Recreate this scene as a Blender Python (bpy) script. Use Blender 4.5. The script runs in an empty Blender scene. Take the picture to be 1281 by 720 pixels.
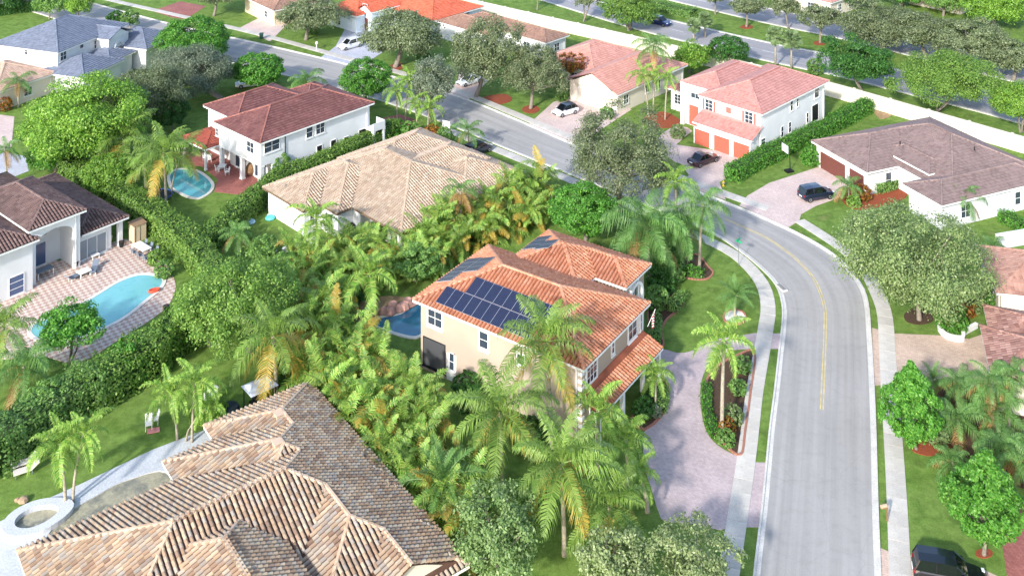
import bpy, bmesh, math, random
import numpy as np
from mathutils import Vector, Matrix
R = math.radians
scene = bpy.context.scene
COL = scene.collection

# ------------------------------------------------------------------ camera, sky, sun, exposure
CAMH, FPX, HOR = 60.0, 1300.0, -350.0          # camera height (m), focal length and horizon row of the 1281x720 photograph
cam_data = bpy.data.cameras.new('camera'); cam = bpy.data.objects.new('camera', cam_data); COL.objects.link(cam)
cam.location = (0, 0, CAMH); cam.rotation_euler = (R(90), 0, 0)
cam_data.sensor_width = 36; cam_data.lens = FPX / 1281 * 36
cam_data.shift_y = -(360 - HOR) / 1281          # view camera with a falling front: verticals stay vertical as in the photo
cam_data.clip_start = 1; cam_data.clip_end = 3000
scene.camera = cam
SUN_AZ = Vector((-0.47, -0.883, 0)); SUN_EL = R(27.5)
sd = Vector((SUN_AZ.x * math.cos(SUN_EL), SUN_AZ.y * math.cos(SUN_EL), math.sin(SUN_EL)))
world = bpy.data.worlds.new('World'); scene.world = world; world.use_nodes = True
wn = world.node_tree.nodes; sky = wn.new('ShaderNodeTexSky'); sky.sky_type = 'NISHITA'; sky.sun_disc = False
sky.dust_density = 1.2; sky.ozone_density = 1; sky.sun_elevation = SUN_EL; sky.sun_rotation = math.atan2(sd.x, sd.y)
world.node_tree.links.new(sky.outputs[0], wn['Background'].inputs[0]); wn['Background'].inputs[1].default_value = 0.15
sun_data = bpy.data.lights.new('sun', 'SUN'); sun_data.energy = 2.3; sun_data.angle = R(3.0); sun_data.color = (1, .97, .92)
sun = bpy.data.objects.new('sun', sun_data); COL.objects.link(sun); sun.rotation_euler = sd.to_track_quat('Z', 'Y').to_euler(); sun.location = (0, 60, 90)
scene.view_settings.view_transform = 'Standard'; scene.view_settings.look = 'None'
scene.view_settings.exposure = 1.36; scene.view_settings.gamma = 1

# ------------------------------------------------------------------ coordinates
def P(px, py, z=0.0):
    """ground (or height z) point seen at a pixel of the photograph"""
    s = py - HOR
    return Vector(((px - 640.5) * (CAMH - z) / s, FPX * (CAMH - z) / s, z))
def zat(Y, py): return CAMH - Y * (py - HOR) / FPX
class Frame:
    def __init__(s, px, py, z, ang):
        p = P(px, py, z); s.o = Vector((p.x, p.y)); s.a = R(ang); s.e = Vector((math.cos(s.a), math.sin(s.a))); s.n = Vector((-s.e.y, s.e.x))
    def w(s, x, y, z=0): q = s.o + s.e * x + s.n * y; return Vector((q.x, q.y, z))
    def loc(s, p): q = Vector((p.x, p.y)) - s.o; return Vector((q.dot(s.e), q.dot(s.n), p.z))
    def hit(s, px, py, nx, ny, nz, c):
        """local point where the pixel's ray meets nx*x+ny*y+nz*z=c"""
        d = Vector(((px - 640.5) / FPX, 1, -(py - HOR) / FPX))
        lx = lambda t: (Vector((d.x, d.y)) * t - s.o).dot(s.e); ly = lambda t: (Vector((d.x, d.y)) * t - s.o).dot(s.n)
        f = lambda t: nx * lx(t) + ny * ly(t) + nz * (CAMH + t * d.z) - c
        a, b = f(0), f(1); t = -a / (b - a)
        return Vector((lx(t), ly(t), CAMH + t * d.z))

# ------------------------------------------------------------------ materials
def lin(h):
    if isinstance(h, tuple): return h
    h = h.lstrip('#'); v = [int(h[i:i+2], 16) / 255 for i in (0, 2, 4)]
    return tuple(c / 12.92 if c <= .04045 else ((c + .055) / 1.055) ** 2.4 for c in v)
MATS = {}
def mat(name, pal, rough=.7, island=False, objrand=0., nscale=0, namt=.25, bump=0, bscale=None, metal=0, spec=.4, transl=0, fine=0, coat=0, patch=0):
    if name in MATS: return MATS[name]
    m = bpy.data.materials.new(name); m.use_nodes = True; nt = m.node_tree; N = nt.nodes; L = nt.links
    b = N['Principled BSDF']; b.inputs['Roughness'].default_value = rough; b.inputs['Metallic'].default_value = metal
    b.inputs['Specular IOR Level'].default_value = spec; b.inputs['Coat Weight'].default_value = coat
    pal = [lin(c) for c in (pal if isinstance(pal, list) else [pal])]
    if len(pal) > 1:
        cr = N.new('ShaderNodeValToRGB'); e = cr.color_ramp.elements
        while len(e) < len(pal): e.new(.5)
        for i, c in enumerate(pal): e[i].position = i / (len(pal) - 1); e[i].color = (*c, 1)
        col = cr.outputs[0]
        if island: L.new(N.new('ShaderNodeNewGeometry').outputs['Random Per Island'], cr.inputs[0])
        else:
            tc = N.new('ShaderNodeTexCoord'); nz = N.new('ShaderNodeTexNoise'); nz.inputs['Scale'].default_value = nscale or 1; nz.inputs['Detail'].default_value = 6
            nz.inputs['Roughness'].default_value = .65
            L.new(tc.outputs['Object'], nz.inputs['Vector'])
            mr = N.new('ShaderNodeMapRange'); mr.inputs[1].default_value = .3; mr.inputs[2].default_value = .7
            L.new(nz.outputs[0], mr.inputs[0]); L.new(mr.outputs[0], cr.inputs[0])
    else:
        rgb = N.new('ShaderNodeRGB'); rgb.outputs[0].default_value = (*pal[0], 1); col = rgb.outputs[0]
    def mul(col, fac_out, lo, hi):
        mr = N.new('ShaderNodeMapRange'); mr.inputs[3].default_value = lo; mr.inputs[4].default_value = hi; L.new(fac_out, mr.inputs[0])
        mx = N.new('ShaderNodeMix'); mx.data_type = 'RGBA'; mx.blend_type = 'MULTIPLY'; mx.inputs[0].default_value = 1
        L.new(col, mx.inputs[6]); L.new(mr.outputs[0], mx.inputs[7]); return mx.outputs[2]
    if objrand: col = mul(col, N.new('ShaderNodeObjectInfo').outputs['Random'], 1 - objrand, 1 + objrand)
    if nscale and (len(pal) == 1 or island):
        tc = N.new('ShaderNodeTexCoord'); nz = N.new('ShaderNodeTexNoise'); nz.inputs['Scale'].default_value = nscale; nz.inputs['Detail'].default_value = 5
        L.new(tc.outputs['Object'], nz.inputs['Vector']); mr = N.new('ShaderNodeMapRange'); mr.inputs[1].default_value = .3; mr.inputs[2].default_value = .7
        L.new(nz.outputs[0], mr.inputs[0]); col = mul(col, mr.outputs[0], 1 - namt, 1 + namt * .6)
    if fine:
        tc = N.new('ShaderNodeTexCoord'); nz = N.new('ShaderNodeTexNoise'); nz.inputs['Scale'].default_value = fine; nz.inputs['Detail'].default_value = 3
        L.new(tc.outputs['Object'], nz.inputs['Vector']); mr = N.new('ShaderNodeMapRange'); mr.inputs[1].default_value = .25; mr.inputs[2].default_value = .75
        L.new(nz.outputs[0], mr.inputs[0]); col = mul(col, mr.outputs[0], .78, 1.18)
    if patch:
        tc = N.new('ShaderNodeTexCoord'); nz = N.new('ShaderNodeTexNoise'); nz.inputs['Scale'].default_value = patch; nz.inputs['Detail'].default_value = 8; nz.inputs['Roughness'].default_value = .7
        L.new(tc.outputs['Object'], nz.inputs['Vector']); mr = N.new('ShaderNodeMapRange'); mr.inputs[1].default_value = .3; mr.inputs[2].default_value = .7
        L.new(nz.outputs[0], mr.inputs[0]); col = mul(col, mr.outputs[0], .68, 1.2)
    L.new(col, b.inputs['Base Color'])
    if bump:
        tc = N.new('ShaderNodeTexCoord'); nz = N.new('ShaderNodeTexNoise'); nz.inputs['Scale'].default_value = bscale or 8; nz.inputs['Detail'].default_value = 4
        L.new(tc.outputs['Object'], nz.inputs['Vector']); bp = N.new('ShaderNodeBump'); bp.inputs['Strength'].default_value = bump; bp.inputs['Distance'].default_value = .05
        L.new(nz.outputs[0], bp.inputs['Height']); L.new(bp.outputs[0], b.inputs['Normal'])
    if transl:
        t = N.new('ShaderNodeBsdfTranslucent'); L.new(col, t.inputs['Color']); ms = N.new('ShaderNodeMixShader'); ms.inputs[0].default_value = transl
        L.new(b.outputs[0], ms.inputs[1]); L.new(t.outputs[0], ms.inputs[2]); L.new(ms.outputs[0], N['Material Output'].inputs['Surface'])
    MATS[name] = m; return m

def paver(name, pal, sx, sy, rot=0., kind='brick', mort='#9b8d86', namt=.2):
    m = bpy.data.materials.new(name); m.use_nodes = True; nt = m.node_tree; N = nt.nodes; L = nt.links; b = N['Principled BSDF']; b.inputs['Roughness'].default_value = .8
    tc = N.new('ShaderNodeTexCoord'); mp = N.new('ShaderNodeMapping'); mp.inputs['Rotation'].default_value = (0, 0, rot); L.new(tc.outputs['Object'], mp.inputs[0])
    pal = [lin(c) for c in pal]
    if kind == 'brick':
        t = N.new('ShaderNodeTexBrick'); t.inputs['Scale'].default_value = 1; t.inputs['Brick Width'].default_value = sx; t.inputs['Row Height'].default_value = sy
        t.inputs['Mortar Size'].default_value = .012; t.inputs['Color1'].default_value = (*pal[0], 1); t.inputs['Color2'].default_value = (*pal[1], 1); t.inputs['Mortar'].default_value = (*lin(mort), 1)
        L.new(mp.outputs[0], t.inputs[0]); col = t.outputs[0]
    else:
        t = N.new('ShaderNodeTexChecker'); t.inputs['Scale'].default_value = 1 / sx; t.inputs['Color1'].default_value = (*pal[0], 1); t.inputs['Color2'].default_value = (*pal[1], 1)
        L.new(mp.outputs[0], t.inputs[0]); col = t.outputs[0]
    for sc, lo, hi in ((.35, 1 - namt, 1 + namt), (3.5, .88, 1.1)):
        nz = N.new('ShaderNodeTexNoise'); nz.inputs['Scale'].default_value = sc; nz.inputs['Detail'].default_value = 5; L.new(tc.outputs['Object'], nz.inputs['Vector'])
        mr = N.new('ShaderNodeMapRange'); mr.inputs[1].default_value = .3; mr.inputs[2].default_value = .7; mr.inputs[3].default_value = lo; mr.inputs[4].default_value = hi; L.new(nz.outputs[0], mr.inputs[0])
        mx = N.new('ShaderNodeMix'); mx.data_type = 'RGBA'; mx.blend_type = 'MULTIPLY'; mx.inputs[0].default_value = 1; L.new(col, mx.inputs[6]); L.new(mr.outputs[0], mx.inputs[7]); col = mx.outputs[2]
    L.new(col, b.inputs['Base Color']); MATS[name] = m; return m

M_grass = mat('grass', ['#55722f', '#647f38', '#728b43', '#5c7834', '#7c864c'], .9, nscale=.3, fine=9, bump=.5, bscale=22, spec=.1, patch=1.1)
def asphalt(name, base, dark):
    """worn asphalt: wheel tracks and seams run along the road (UV: across, metres along)"""
    m = bpy.data.materials.new(name); m.use_nodes = True; N = m.node_tree.nodes; L = m.node_tree.links; b = N['Principled BSDF']; b.inputs['Roughness'].default_value = .9; b.inputs['Specular IOR Level'].default_value = .2
    uv = N.new('ShaderNodeUVMap'); mp = N.new('ShaderNodeMapping'); mp.inputs['Scale'].default_value = (16, .035, 1); L.new(uv.outputs[0], mp.inputs[0])
    tc = N.new('ShaderNodeTexCoord'); fac = None
    def noise(vec, sc, det, lo, hi, amt):
        nz = N.new('ShaderNodeTexNoise'); nz.inputs['Scale'].default_value = sc; nz.inputs['Detail'].default_value = det; L.new(vec, nz.inputs['Vector'])
        mr = N.new('ShaderNodeMapRange'); mr.inputs[1].default_value = lo; mr.inputs[2].default_value = hi; mr.inputs[3].default_value = 1 - amt; mr.inputs[4].default_value = 1 + amt * .5; L.new(nz.outputs[0], mr.inputs[0]); return mr.outputs[0]
    outs = [noise(mp.outputs[0], 1, 3, .3, .7, .13), noise(tc.outputs['Object'], .1, 4, .3, .7, .09), noise(tc.outputs['Object'], 1.3, 6, .25, .5, .06), noise(tc.outputs['Object'], 16, 2, .2, .8, .16)]
    sx = N.new('ShaderNodeSeparateXYZ'); L.new(uv.outputs[0], sx.inputs[0])
    for c in (.16, .36, .64, .84):       # wheel tracks
        a = N.new('ShaderNodeMath'); a.operation = 'SUBTRACT'; a.inputs[1].default_value = c; L.new(sx.outputs[0], a.inputs[0]); q = N.new('ShaderNodeMath'); q.operation = 'ABSOLUTE'; L.new(a.outputs[0], q.inputs[0])
        mr = N.new('ShaderNodeMapRange'); mr.interpolation_type = 'SMOOTHSTEP'; mr.inputs[1].default_value = 0; mr.inputs[2].default_value = .075; mr.inputs[3].default_value = .94; mr.inputs[4].default_value = 1; L.new(q.outputs[0], mr.inputs[0]); outs.append(mr.outputs[0])
    vo = N.new('ShaderNodeTexVoronoi'); vo.feature = 'DISTANCE_TO_EDGE'; vo.inputs['Scale'].default_value = .16; L.new(tc.outputs['Object'], vo.inputs['Vector'])   # hairline cracks
    mr = N.new('ShaderNodeMapRange'); mr.inputs[1].default_value = 0; mr.inputs[2].default_value = .006; mr.inputs[3].default_value = .9; mr.inputs[4].default_value = 1; L.new(vo.outputs[0], mr.inputs[0]); outs.append(mr.outputs[0])
    rgb = N.new('ShaderNodeRGB'); rgb.outputs[0].default_value = (*lin(base), 1); col = rgb.outputs[0]
    for f in outs:
        mx = N.new('ShaderNodeMix'); mx.data_type = 'RGBA'; mx.blend_type = 'MULTIPLY'; mx.inputs[0].default_value = 1; L.new(col, mx.inputs[6]); L.new(f, mx.inputs[7]); col = mx.outputs[2]
    L.new(col, b.inputs['Base Color']); MATS[name] = m; return m
M_asphalt = asphalt('asphalt', '#a5a19d', '#8d8d93')
M_asph2 = asphalt('avenue_asphalt', '#9f9c9e', '#8d8d93')
M_conc = mat('concrete', '#c3bdb4', .85, objrand=.09, nscale=.6, namt=.14, fine=14, spec=.2)
M_kerb = mat('kerb_concrete', '#cdc9c2', .85, nscale=.7, namt=.14, fine=10, spec=.2)
M_yel = mat('road_paint_yellow', '#cdb877', .8, nscale=1.5, namt=.3)
M_wht = mat('road_paint_white', '#dcdcdc', .8, nscale=1.5, namt=.2)
M_stucco_b = mat('stucco_beige', '#b09f8e', .9, nscale=.5, namt=.06, bump=.2, bscale=25, spec=.2)
M_stucco_w = mat('stucco_white', '#d9d9d8', .9, nscale=.5, namt=.08, bump=.15, bscale=25, spec=.2)
M_stucco_c = mat('stucco_cream', '#d9cdbd', .9, nscale=.4, namt=.05, bump=.15, bscale=25, spec=.2)
M_trim = mat('white_trim', '#e9e7e3', .6)
M_wallw = mat('boundary_wall_paint', '#d8d0be', .9, nscale=.25, namt=.07, fine=6, spec=.2)
M_glass = mat('window_glass', '#39424e', .12, spec=.8)
M_dglass = mat('car_glass', '#0d1117', .06, spec=.9)
M_dark = mat('dark_metal', '#1d1f23', .5)
M_black = mat('black_plastic', '#121316', .55)
M_steel = mat('galvanised_steel', '#9a9ea2', .4, metal=.6)
M_wood = mat('bare_wood', '#8a6a4c', .8, nscale=3)
M_screen = mat('screen_mesh', '#4a4a4c', .6)
M_mulch = mat('red_mulch', ['#7a3a22', '#934a2c', '#5f2d1c'], .95, nscale=6, fine=30)
M_soil = mat('dark_soil', ['#3b2a1e', '#54402e', '#2f2118'], .95, nscale=5, fine=25)
M_tan_soil = mat('bare_tan_soil', ['#a98d6a', '#8d7454', '#bca27e'], .95, nscale=1.5, fine=20)
M_water = mat('pool_water', ['#63a9ac', '#77b7b8', '#6db0b2'], .05, nscale=.6, spec=.6, bump=.12, bscale=2.5)
M_water2 = mat('pool_water_teal', ['#4a9ca0', '#58a9ac'], .05, nscale=.6, spec=.6, bump=.12, bscale=2.5)
M_water3 = mat('pool_water_deep', ['#2c5f7a', '#346d88', '#35738c'], .05, nscale=.4, spec=.6, bump=.12, bscale=2.5)
M_murk = mat('drained_pool_floor', ['#8c8672', '#a59e86', '#77766a', '#b5ab8f'], .4, nscale=.5, fine=6)
M_deckw = mat('white_pool_deck', '#c0c2c6', .8, nscale=.5, namt=.08, fine=9)
M_coping = mat('pool_coping', '#d8d2c8', .8, nscale=1, namt=.1)
M_drive_main = paver('drive_pavers_mauve', ['#bfaead', '#b3a1a1'], .3, .15, .6, mort='#a69593', namt=.12)
M_drive_pink = paver('drive_pavers_pink', ['#d0bcb4', '#c4afa8'], .35, .2, .8, mort='#b39d96', namt=.1)
M_drive_tan = paver('drive_pavers_tan', ['#cbb4a2', '#bfa595'], .35, .2, .3, mort='#ab9484', namt=.14)
M_drive_grey = paver('drive_pavers_grey', ['#b9bac2', '#adaeb8'], .4, .25, .8, mort='#9fa0a8', namt=.1)
M_brick_red = paver('patio_brick_red', ['#a2655a', '#8f544c'], .35, .18, .8, mort='#7c4a44', namt=.2)
M_patio = paver('patio_pavers_check', ['#b39486', '#cfc0b3'], .42, .42, R(5), kind='check', namt=.12)
M_edge_brick = mat('edging_brick', ['#946152', '#a5725f', '#835346'], .85, nscale=4)
def leafm(name, pal, objrand=.12, transl=.38, rough=.45): return mat(name, pal, rough, island=True, objrand=objrand, transl=transl, spec=.35)
L_bright = leafm('leaf_bright', ['#3d7024', '#549032', '#6da640', '#477f2a', '#86b753'])
L_oak = leafm('leaf_oak', ['#5b6b45', '#74835a', '#8b966e', '#66774e', '#a3a987'], .1)
L_grey = leafm('leaf_greygreen', ['#64735a', '#7a886e', '#919c83', '#6b7a5f', '#a3a991'], .08)
L_yel = leafm('leaf_yellowgreen', ['#5a8a2c', '#76a239', '#93b84a', '#67953a', '#a9c661'])
L_dark = leafm('leaf_dark', ['#305a28', '#42702f', '#54843a', '#38642b'])
L_mid = leafm('leaf_mid', ['#56803a', '#6d9749', '#87ab5b', '#608a40', '#9dba70'])
L_sage = leafm('leaf_sage', ['#5b7642', '#728b50', '#8a9e63', '#667f48', '#a2af7a', '#7f9160'])
L_pale = leafm('leaf_pale', ['#66884a', '#7f9e5c', '#9bb574', '#718f50', '#b2c48a'])
L_sage2 = leafm('leaf_sage_pale', ['#728750', '#8c9f66', '#a8b580', '#7f935a', '#bcc295'])
L_hedge = leafm('leaf_hedge', ['#5d8736', '#7ba046', '#97b45a', '#6a903d', '#527a31'])
L_red = leafm('leaf_croton', ['#7a3a1e', '#a5552a', '#b98a34', '#566d24', '#8a2f22'])
L_coco = leafm('frond_coconut', ['#5f8434', '#7b9a45', '#99b05c', '#6d8f3c'], .22)
L_areca = leafm('frond_areca', ['#628f38', '#7ea846', '#9cbb5a', '#b9bb62', '#6e9a40'], .3)
L_areca_y = leafm('frond_areca_yellow', ['#b8983f', '#c3a64e', '#a99c46', '#a8a84e'], .2)
L_dry = leafm('frond_dry', ['#8c6a3a', '#a88552', '#c0a06a'], .2)
L_queen = leafm('frond_queen', ['#547e3c', '#6b944b', '#86a963', '#5d8741'], .2)
L_fan = leafm('frond_fan', ['#5f7d4a', '#7c9562', '#96a87a'], .15)
L_royal = leafm('frond_royal', ['#5d8c34', '#7ea642', '#a0bd58', '#b3c266'], .15)
M_trunk = mat('bark_grey', ['#6b6258', '#8a8074', '#574e45'], .9, nscale=2.5, fine=10)
M_ptrunk = mat('palm_trunk', ['#8d8474', '#a79d8b', '#766c5d'], .9, nscale=3, fine=10)
M_stem = mat('areca_stem', ['#7d8a3a', '#96963f', '#6d7a34'], .7, nscale=3)

# ------------------------------------------------------------------ mesh helpers
def tag(o, label=None, cat=None, group=None, kind=None):
    if label: o['label'] = label
    if cat: o['category'] = cat
    if group: o['group'] = group
    if kind: o['kind'] = kind
    return o
def link(name, me, parent=None, loc=None, rot=None, scale=None):
    o = bpy.data.objects.new(name, me); COL.objects.link(o)
    if parent is not None: o.parent = parent
    if loc is not None: o.location = loc
    if rot is not None: o.rotation_euler = rot
    if scale is not None: o.scale = scale
    return o
def empty(name, loc=(0, 0, 0), rz=0.):
    o = bpy.data.objects.new(name, None); COL.objects.link(o); o.location = loc; o.rotation_euler = (0, 0, rz); o.empty_display_size = .3; return o
class MB:
    def __init__(s): s.v = []; s.f = []
    def add(s, vs, fs): n = len(s.v); s.v += [tuple(p) for p in vs]; s.f += [tuple(i + n for i in f) for f in fs]; return s
    def box(s, x0, x1, y0, y1, z0, z1):
        return s.add([(x0, y0, z0), (x1, y0, z0), (x1, y1, z0), (x0, y1, z0), (x0, y0, z1), (x1, y0, z1), (x1, y1, z1), (x0, y1, z1)],
                     [(3, 2, 1, 0), (4, 5, 6, 7), (0, 1, 5, 4), (1, 2, 6, 5), (2, 3, 7, 6), (3, 0, 4, 7)])
    def obox(s, c, ax, ay, az):
        c, ax, ay, az = map(Vector, (c, ax, ay, az))
        vs = [c + ax * i + ay * j + az * k for k in (-1, 1) for (i, j) in ((-1, -1), (1, -1), (1, 1), (-1, 1))]
        return s.add(vs, [(3, 2, 1, 0), (4, 5, 6, 7), (0, 1, 5, 4), (1, 2, 6, 5), (2, 3, 7, 6), (3, 0, 4, 7)])
    def tube(s, pts, rad, n=6, cap=True):
        pts = [Vector(p) for p in pts]; k = len(s.v)
        for i, p in enumerate(pts):
            d = (pts[min(i + 1, len(pts) - 1)] - pts[max(i - 1, 0)]).normalized()
            a = d.cross(Vector((0, 0, 1)) if abs(d.z) < .9 else Vector((1, 0, 0))).normalized(); b = d.cross(a)
            r = rad[i] if isinstance(rad, (list, tuple)) else rad
            for j in range(n): t = 2 * math.pi * j / n; s.v.append(tuple(p + (a * math.cos(t) + b * math.sin(t)) * r))
        for i in range(len(pts) - 1):
            for j in range(n): s.f.append((k + i * n + j, k + i * n + (j + 1) % n, k + (i + 1) * n + (j + 1) % n, k + (i + 1) * n + j))
        if cap: s.f.append(tuple(k + j for j in range(n))[::-1]); s.f.append(tuple(k + (len(pts) - 1) * n + j for j in range(n)))
        return s
    def poly(s, pts, z0, z1, bottom=False):
        """closed polygon (list of (x,y)) as a prism with its top at z1"""
        if sum(a[0] * b[1] - b[0] * a[1] for a, b in zip(pts, pts[1:] + pts[:1])) < 0: pts = pts[::-1]
        n = len(pts); s.add([(p[0], p[1], z0) for p in pts] + [(p[0], p[1], z1) for p in pts], [tuple(range(n, 2 * n))] + [(i, (i + 1) % n, n + (i + 1) % n, n + i) for i in range(n)])
        return s
    def lathe(s, prof, n=12, c=(0, 0)):
        k = len(s.v)
        for r, z in prof:
            for j in range(n): t = 2 * math.pi * j / n; s.v.append((c[0] + r * math.cos(t), c[1] + r * math.sin(t), z))
        for i in range(len(prof) - 1):
            for j in range(n): s.f.append((k + i * n + j, k + i * n + (j + 1) % n, k + (i + 1) * n + (j + 1) % n, k + (i + 1) * n + j))
        s.f.append(tuple(k + (len(prof) - 1) * n + j for j in range(n))); return s
    def mesh(s, name, m, smooth=False):
        me = bpy.data.meshes.new(name); me.from_pydata(s.v, [], s.f)
        if any(len(f) > 4 for f in s.f):
            bm = bmesh.new(); bm.from_mesh(me); bmesh.ops.triangulate(bm, faces=[f for f in bm.faces if len(f.verts) > 4]); bm.to_mesh(me); bm.free()
        me.materials.append(m)
        if smooth: me.polygons.foreach_set('use_smooth', [True] * len(me.polygons))
        me.update(); return me
    def build(s, name, m, parent=None, loc=None, rot=None, smooth=False): return link(name, s.mesh(name, m, smooth), parent, loc, rot)
def np_mesh(name, v, nper, m, smooth=False):
    """many separate faces of nper corners from a numpy array (faces*nper,3)"""
    me = bpy.data.meshes.new(name); nv = len(v); nf = nv // nper
    me.vertices.add(nv); me.vertices.foreach_set('co', np.ascontiguousarray(v, dtype=np.float32).ravel())
    me.loops.add(nv); me.loops.foreach_set('vertex_index', np.arange(nv, dtype=np.int32))
    me.polygons.add(nf); me.polygons.foreach_set('loop_start', np.arange(0, nv, nper, dtype=np.int32))
    me.materials.append(m); me.update(calc_edges=True); return me
def crom(pts, n=6, closed=False):
    out = []; N = len(pts); idx = range(N if closed else N - 1)
    g = (lambda i: pts[i % N]) if closed else (lambda i: pts[min(max(i, 0), N - 1)])
    for i in idx:
        p0, p1, p2, p3 = g(i - 1), g(i), g(i + 1), g(i + 2)
        for k in range(n):
            t = k / n
            out.append(tuple(.5 * (2 * b + (c - a) * t + (2 * a - 5 * b + 4 * c - d) * t * t + (3 * b - a - 3 * c + d) * t ** 3) for a, b, c, d in zip(p0, p1, p2, p3)))
    if not closed: out.append(tuple(pts[-1]))
    return out
def gp(pts, z=0): return [tuple(P(x, y, z).xy) for x, y in pts]
def resample(pts, step):
    out = [Vector(pts[0])]; acc = 0
    for a, b in zip(pts, pts[1:]):
        a, b = Vector(a), Vector(b); L = (b - a).length
        while acc + L >= step:
            a = a + (b - a) * ((step - acc) / L); out.append(a.copy()); L = (b - a).length; acc = 0
            if L < 1e-9: break
        acc += L
    return out
def sheet(name, label, pts, m, z=.02, thick=.06, kind='structure', cat=None, smooth=4, closed=True, parent=None):
    q = crom(gp(pts), smooth, True) if smooth else gp(pts)
    c = Vector((sum(p[0] for p in q) / len(q), sum(p[1] for p in q) / len(q), 0))
    o = MB().poly([(p[0] - c.x, p[1] - c.y) for p in q], z - thick, z).build(name, m, parent, c)
    if label: tag(o, label, cat, None, kind)
    return o
def offset(pts, d):
    out = []
    for i, p in enumerate(pts):
        a = Vector(pts[max(i - 1, 0)]); b = Vector(pts[min(i + 1, len(pts) - 1)]); t = (b - a).normalized(); out.append((p[0] - t.y * d, p[1] + t.x * d))
    return out
def strip_mesh(left, right, z0, z1):
    mb = MB(); n = len(left)
    vs = []
    for l, r in zip(left, right): vs += [(*l[:2], z0), (*l[:2], z1), (*r[:2], z1), (*r[:2], z0)]
    fs = []
    for i in range(n - 1):
        a, b = 4 * i, 4 * i + 4
        fs += [(a + 1, a + 2, b + 2, b + 1), (a, a + 1, b + 1, b), (a + 2, a + 3, b + 3, b + 2)]
    return mb.add(vs, fs)
def road_uv(o):
    """UV map for a strip: u across the road, v metres along it"""
    me = o.data; uv = me.uv_layers.new(name='UVMap'); acc = [0]; n = len(me.vertices) // 4
    for i in range(1, n): acc.append(acc[-1] + (me.vertices[4 * i].co - me.vertices[4 * i - 4].co).length)
    for lp in me.loops: k = lp.vertex_index; uv.data[lp.index].uv = (0 if k % 4 < 2 else 1, acc[k // 4])
rnd = random.Random(5)
# ==================================================================
# ================================================================== SETTING
g = MB()
g.add([(-900, -300, 0), (900, -300, 0), (900, 1600, 0), (-900, 1600, 0)], [(0, 1, 2, 3)])
tag(g.build('ground', M_grass), 'green lawn and ground of the whole neighbourhood', kind='structure')

# residential road, its edges traced along the two kerbs
RN = crom(gp([(-60, -38), (30, -18), (125, 8), (220, 33), (320, 55), (430, 81), (500, 100), (575, 123), (640, 149), (712, 180), (800, 214), (902, 253), (960, 277), (1008, 300), (1045, 324), (1069, 351), (1080, 376), (1084, 422), (1087, 482), (1089, 540), (1091, 640), (1094, 730), (1098, 900)]), 6)
RS = crom(gp([(-60, -10), (20, 8), (100, 32), (200, 58), (300, 80), (400, 104), (480, 126), (560, 154), (640, 187), (735, 225), (820, 259), (892, 290), (930, 314), (958, 337), (976, 358), (984, 385), (983, 415), (980, 442), (975, 490), (969, 540), (961, 630), (951, 720), (935, 900)]), 6)
ra = resample(RN, 1.5); rb = resample(RS, 1.5)
k = 200
def even(pts, k):
    pts = [Vector(p) for p in pts]; L = [0]
    for a, b in zip(pts, pts[1:]): L.append(L[-1] + (b - a).length)
    out = []; j = 0
    for i in range(k + 1):
        d = L[-1] * i / k
        while j < len(L) - 2 and L[j + 1] < d: j += 1
        t = (d - L[j]) / max(L[j + 1] - L[j], 1e-9); out.append(pts[j].lerp(pts[j + 1], t))
    return out
ea, eb = even(RN, k), even(RS, k)
road = strip_mesh([tuple(p) for p in ea], [tuple(p) for p in eb], -.05, .012).build('residential_road', M_asphalt); road_uv(road); tag(road, 'pale grey asphalt residential road curving through the houses', kind='structure')
def kerb(label, edge, side):
    """low concrete gutter and raised kerb along one road edge"""
    pts = [tuple(p) for p in edge]
    gut = strip_mesh(pts, offset(pts, side * .34), -.05, .028).build('gutter', M_kerb)
    k1 = strip_mesh(offset(pts, side * .32), offset(pts, side * .48), -.05, .14).build('kerb', M_kerb); gut.parent = k1
    tag(k1, label, kind='structure')
kerb('pale concrete kerb on the far and right side of the road', ea, 1)
kerb('pale concrete kerb on the near and left side of the road', eb, -1)
cl = crom(gp([(905, 273), (930, 284), (960, 298), (985, 315), (998, 326), (1015, 344), (1025, 363), (1032, 387), (1032, 420), (1031, 447), (1028, 512)]), 6)
for s, nm in ((-1, 'left'), (1, 'right')):
    tag(strip_mesh(offset(cl, s * .07), offset(cl, s * .16), .0, .0165).build('road_line', M_yel), 'faded yellow %s line of the double centre line' % nm, kind='structure')

# sidewalks: a concrete bed with separate slabs
slab_me = MB().box(-.735, .735, -.74, .74, -.03, .055).mesh('slab', M_conc)
def sidewalk(label, pts):
    c = crom(gp(pts), 5); q = resample(c, 1.5); mid = [tuple(p) for p in q]
    base = strip_mesh(offset(mid, .73), offset(mid, -.73), -.05, .02).build('sidewalk', M_kerb); tag(base, label, kind='structure')
    for a, b in zip(q, q[1:]):
        m = (a + b) / 2; d = b - a; link('slab', slab_me, base, (m.x, m.y, rnd.uniform(-.004, .006)), (0, 0, math.atan2(d.y, d.x)))
sidewalk('concrete slab sidewalk round the lawn of the orange roofed house', [(560, 163), (640, 195), (727, 231), (800, 263), (865, 292), (912, 314), (938, 335), (955, 358), (961, 385), (958, 410), (953, 440), (944, 490), (938, 540), (930, 600), (921, 657), (908, 740)])
sidewalk('concrete slab sidewalk down the right side of the road', [(1000, 276), (1030, 295), (1058, 314), (1082, 338), (1098, 368), (1107, 395), (1110, 440), (1113, 490), (1117, 545), (1122, 627), (1127, 740)])
sidewalk('concrete slab sidewalk in front of the far row of houses', [(60, -22), (125, -3), (220, 19), (320, 42), (430, 72), (500, 91), (575, 115), (640, 141), (712, 171), (800, 203), (870, 229), (925, 249), (965, 262)])

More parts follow.
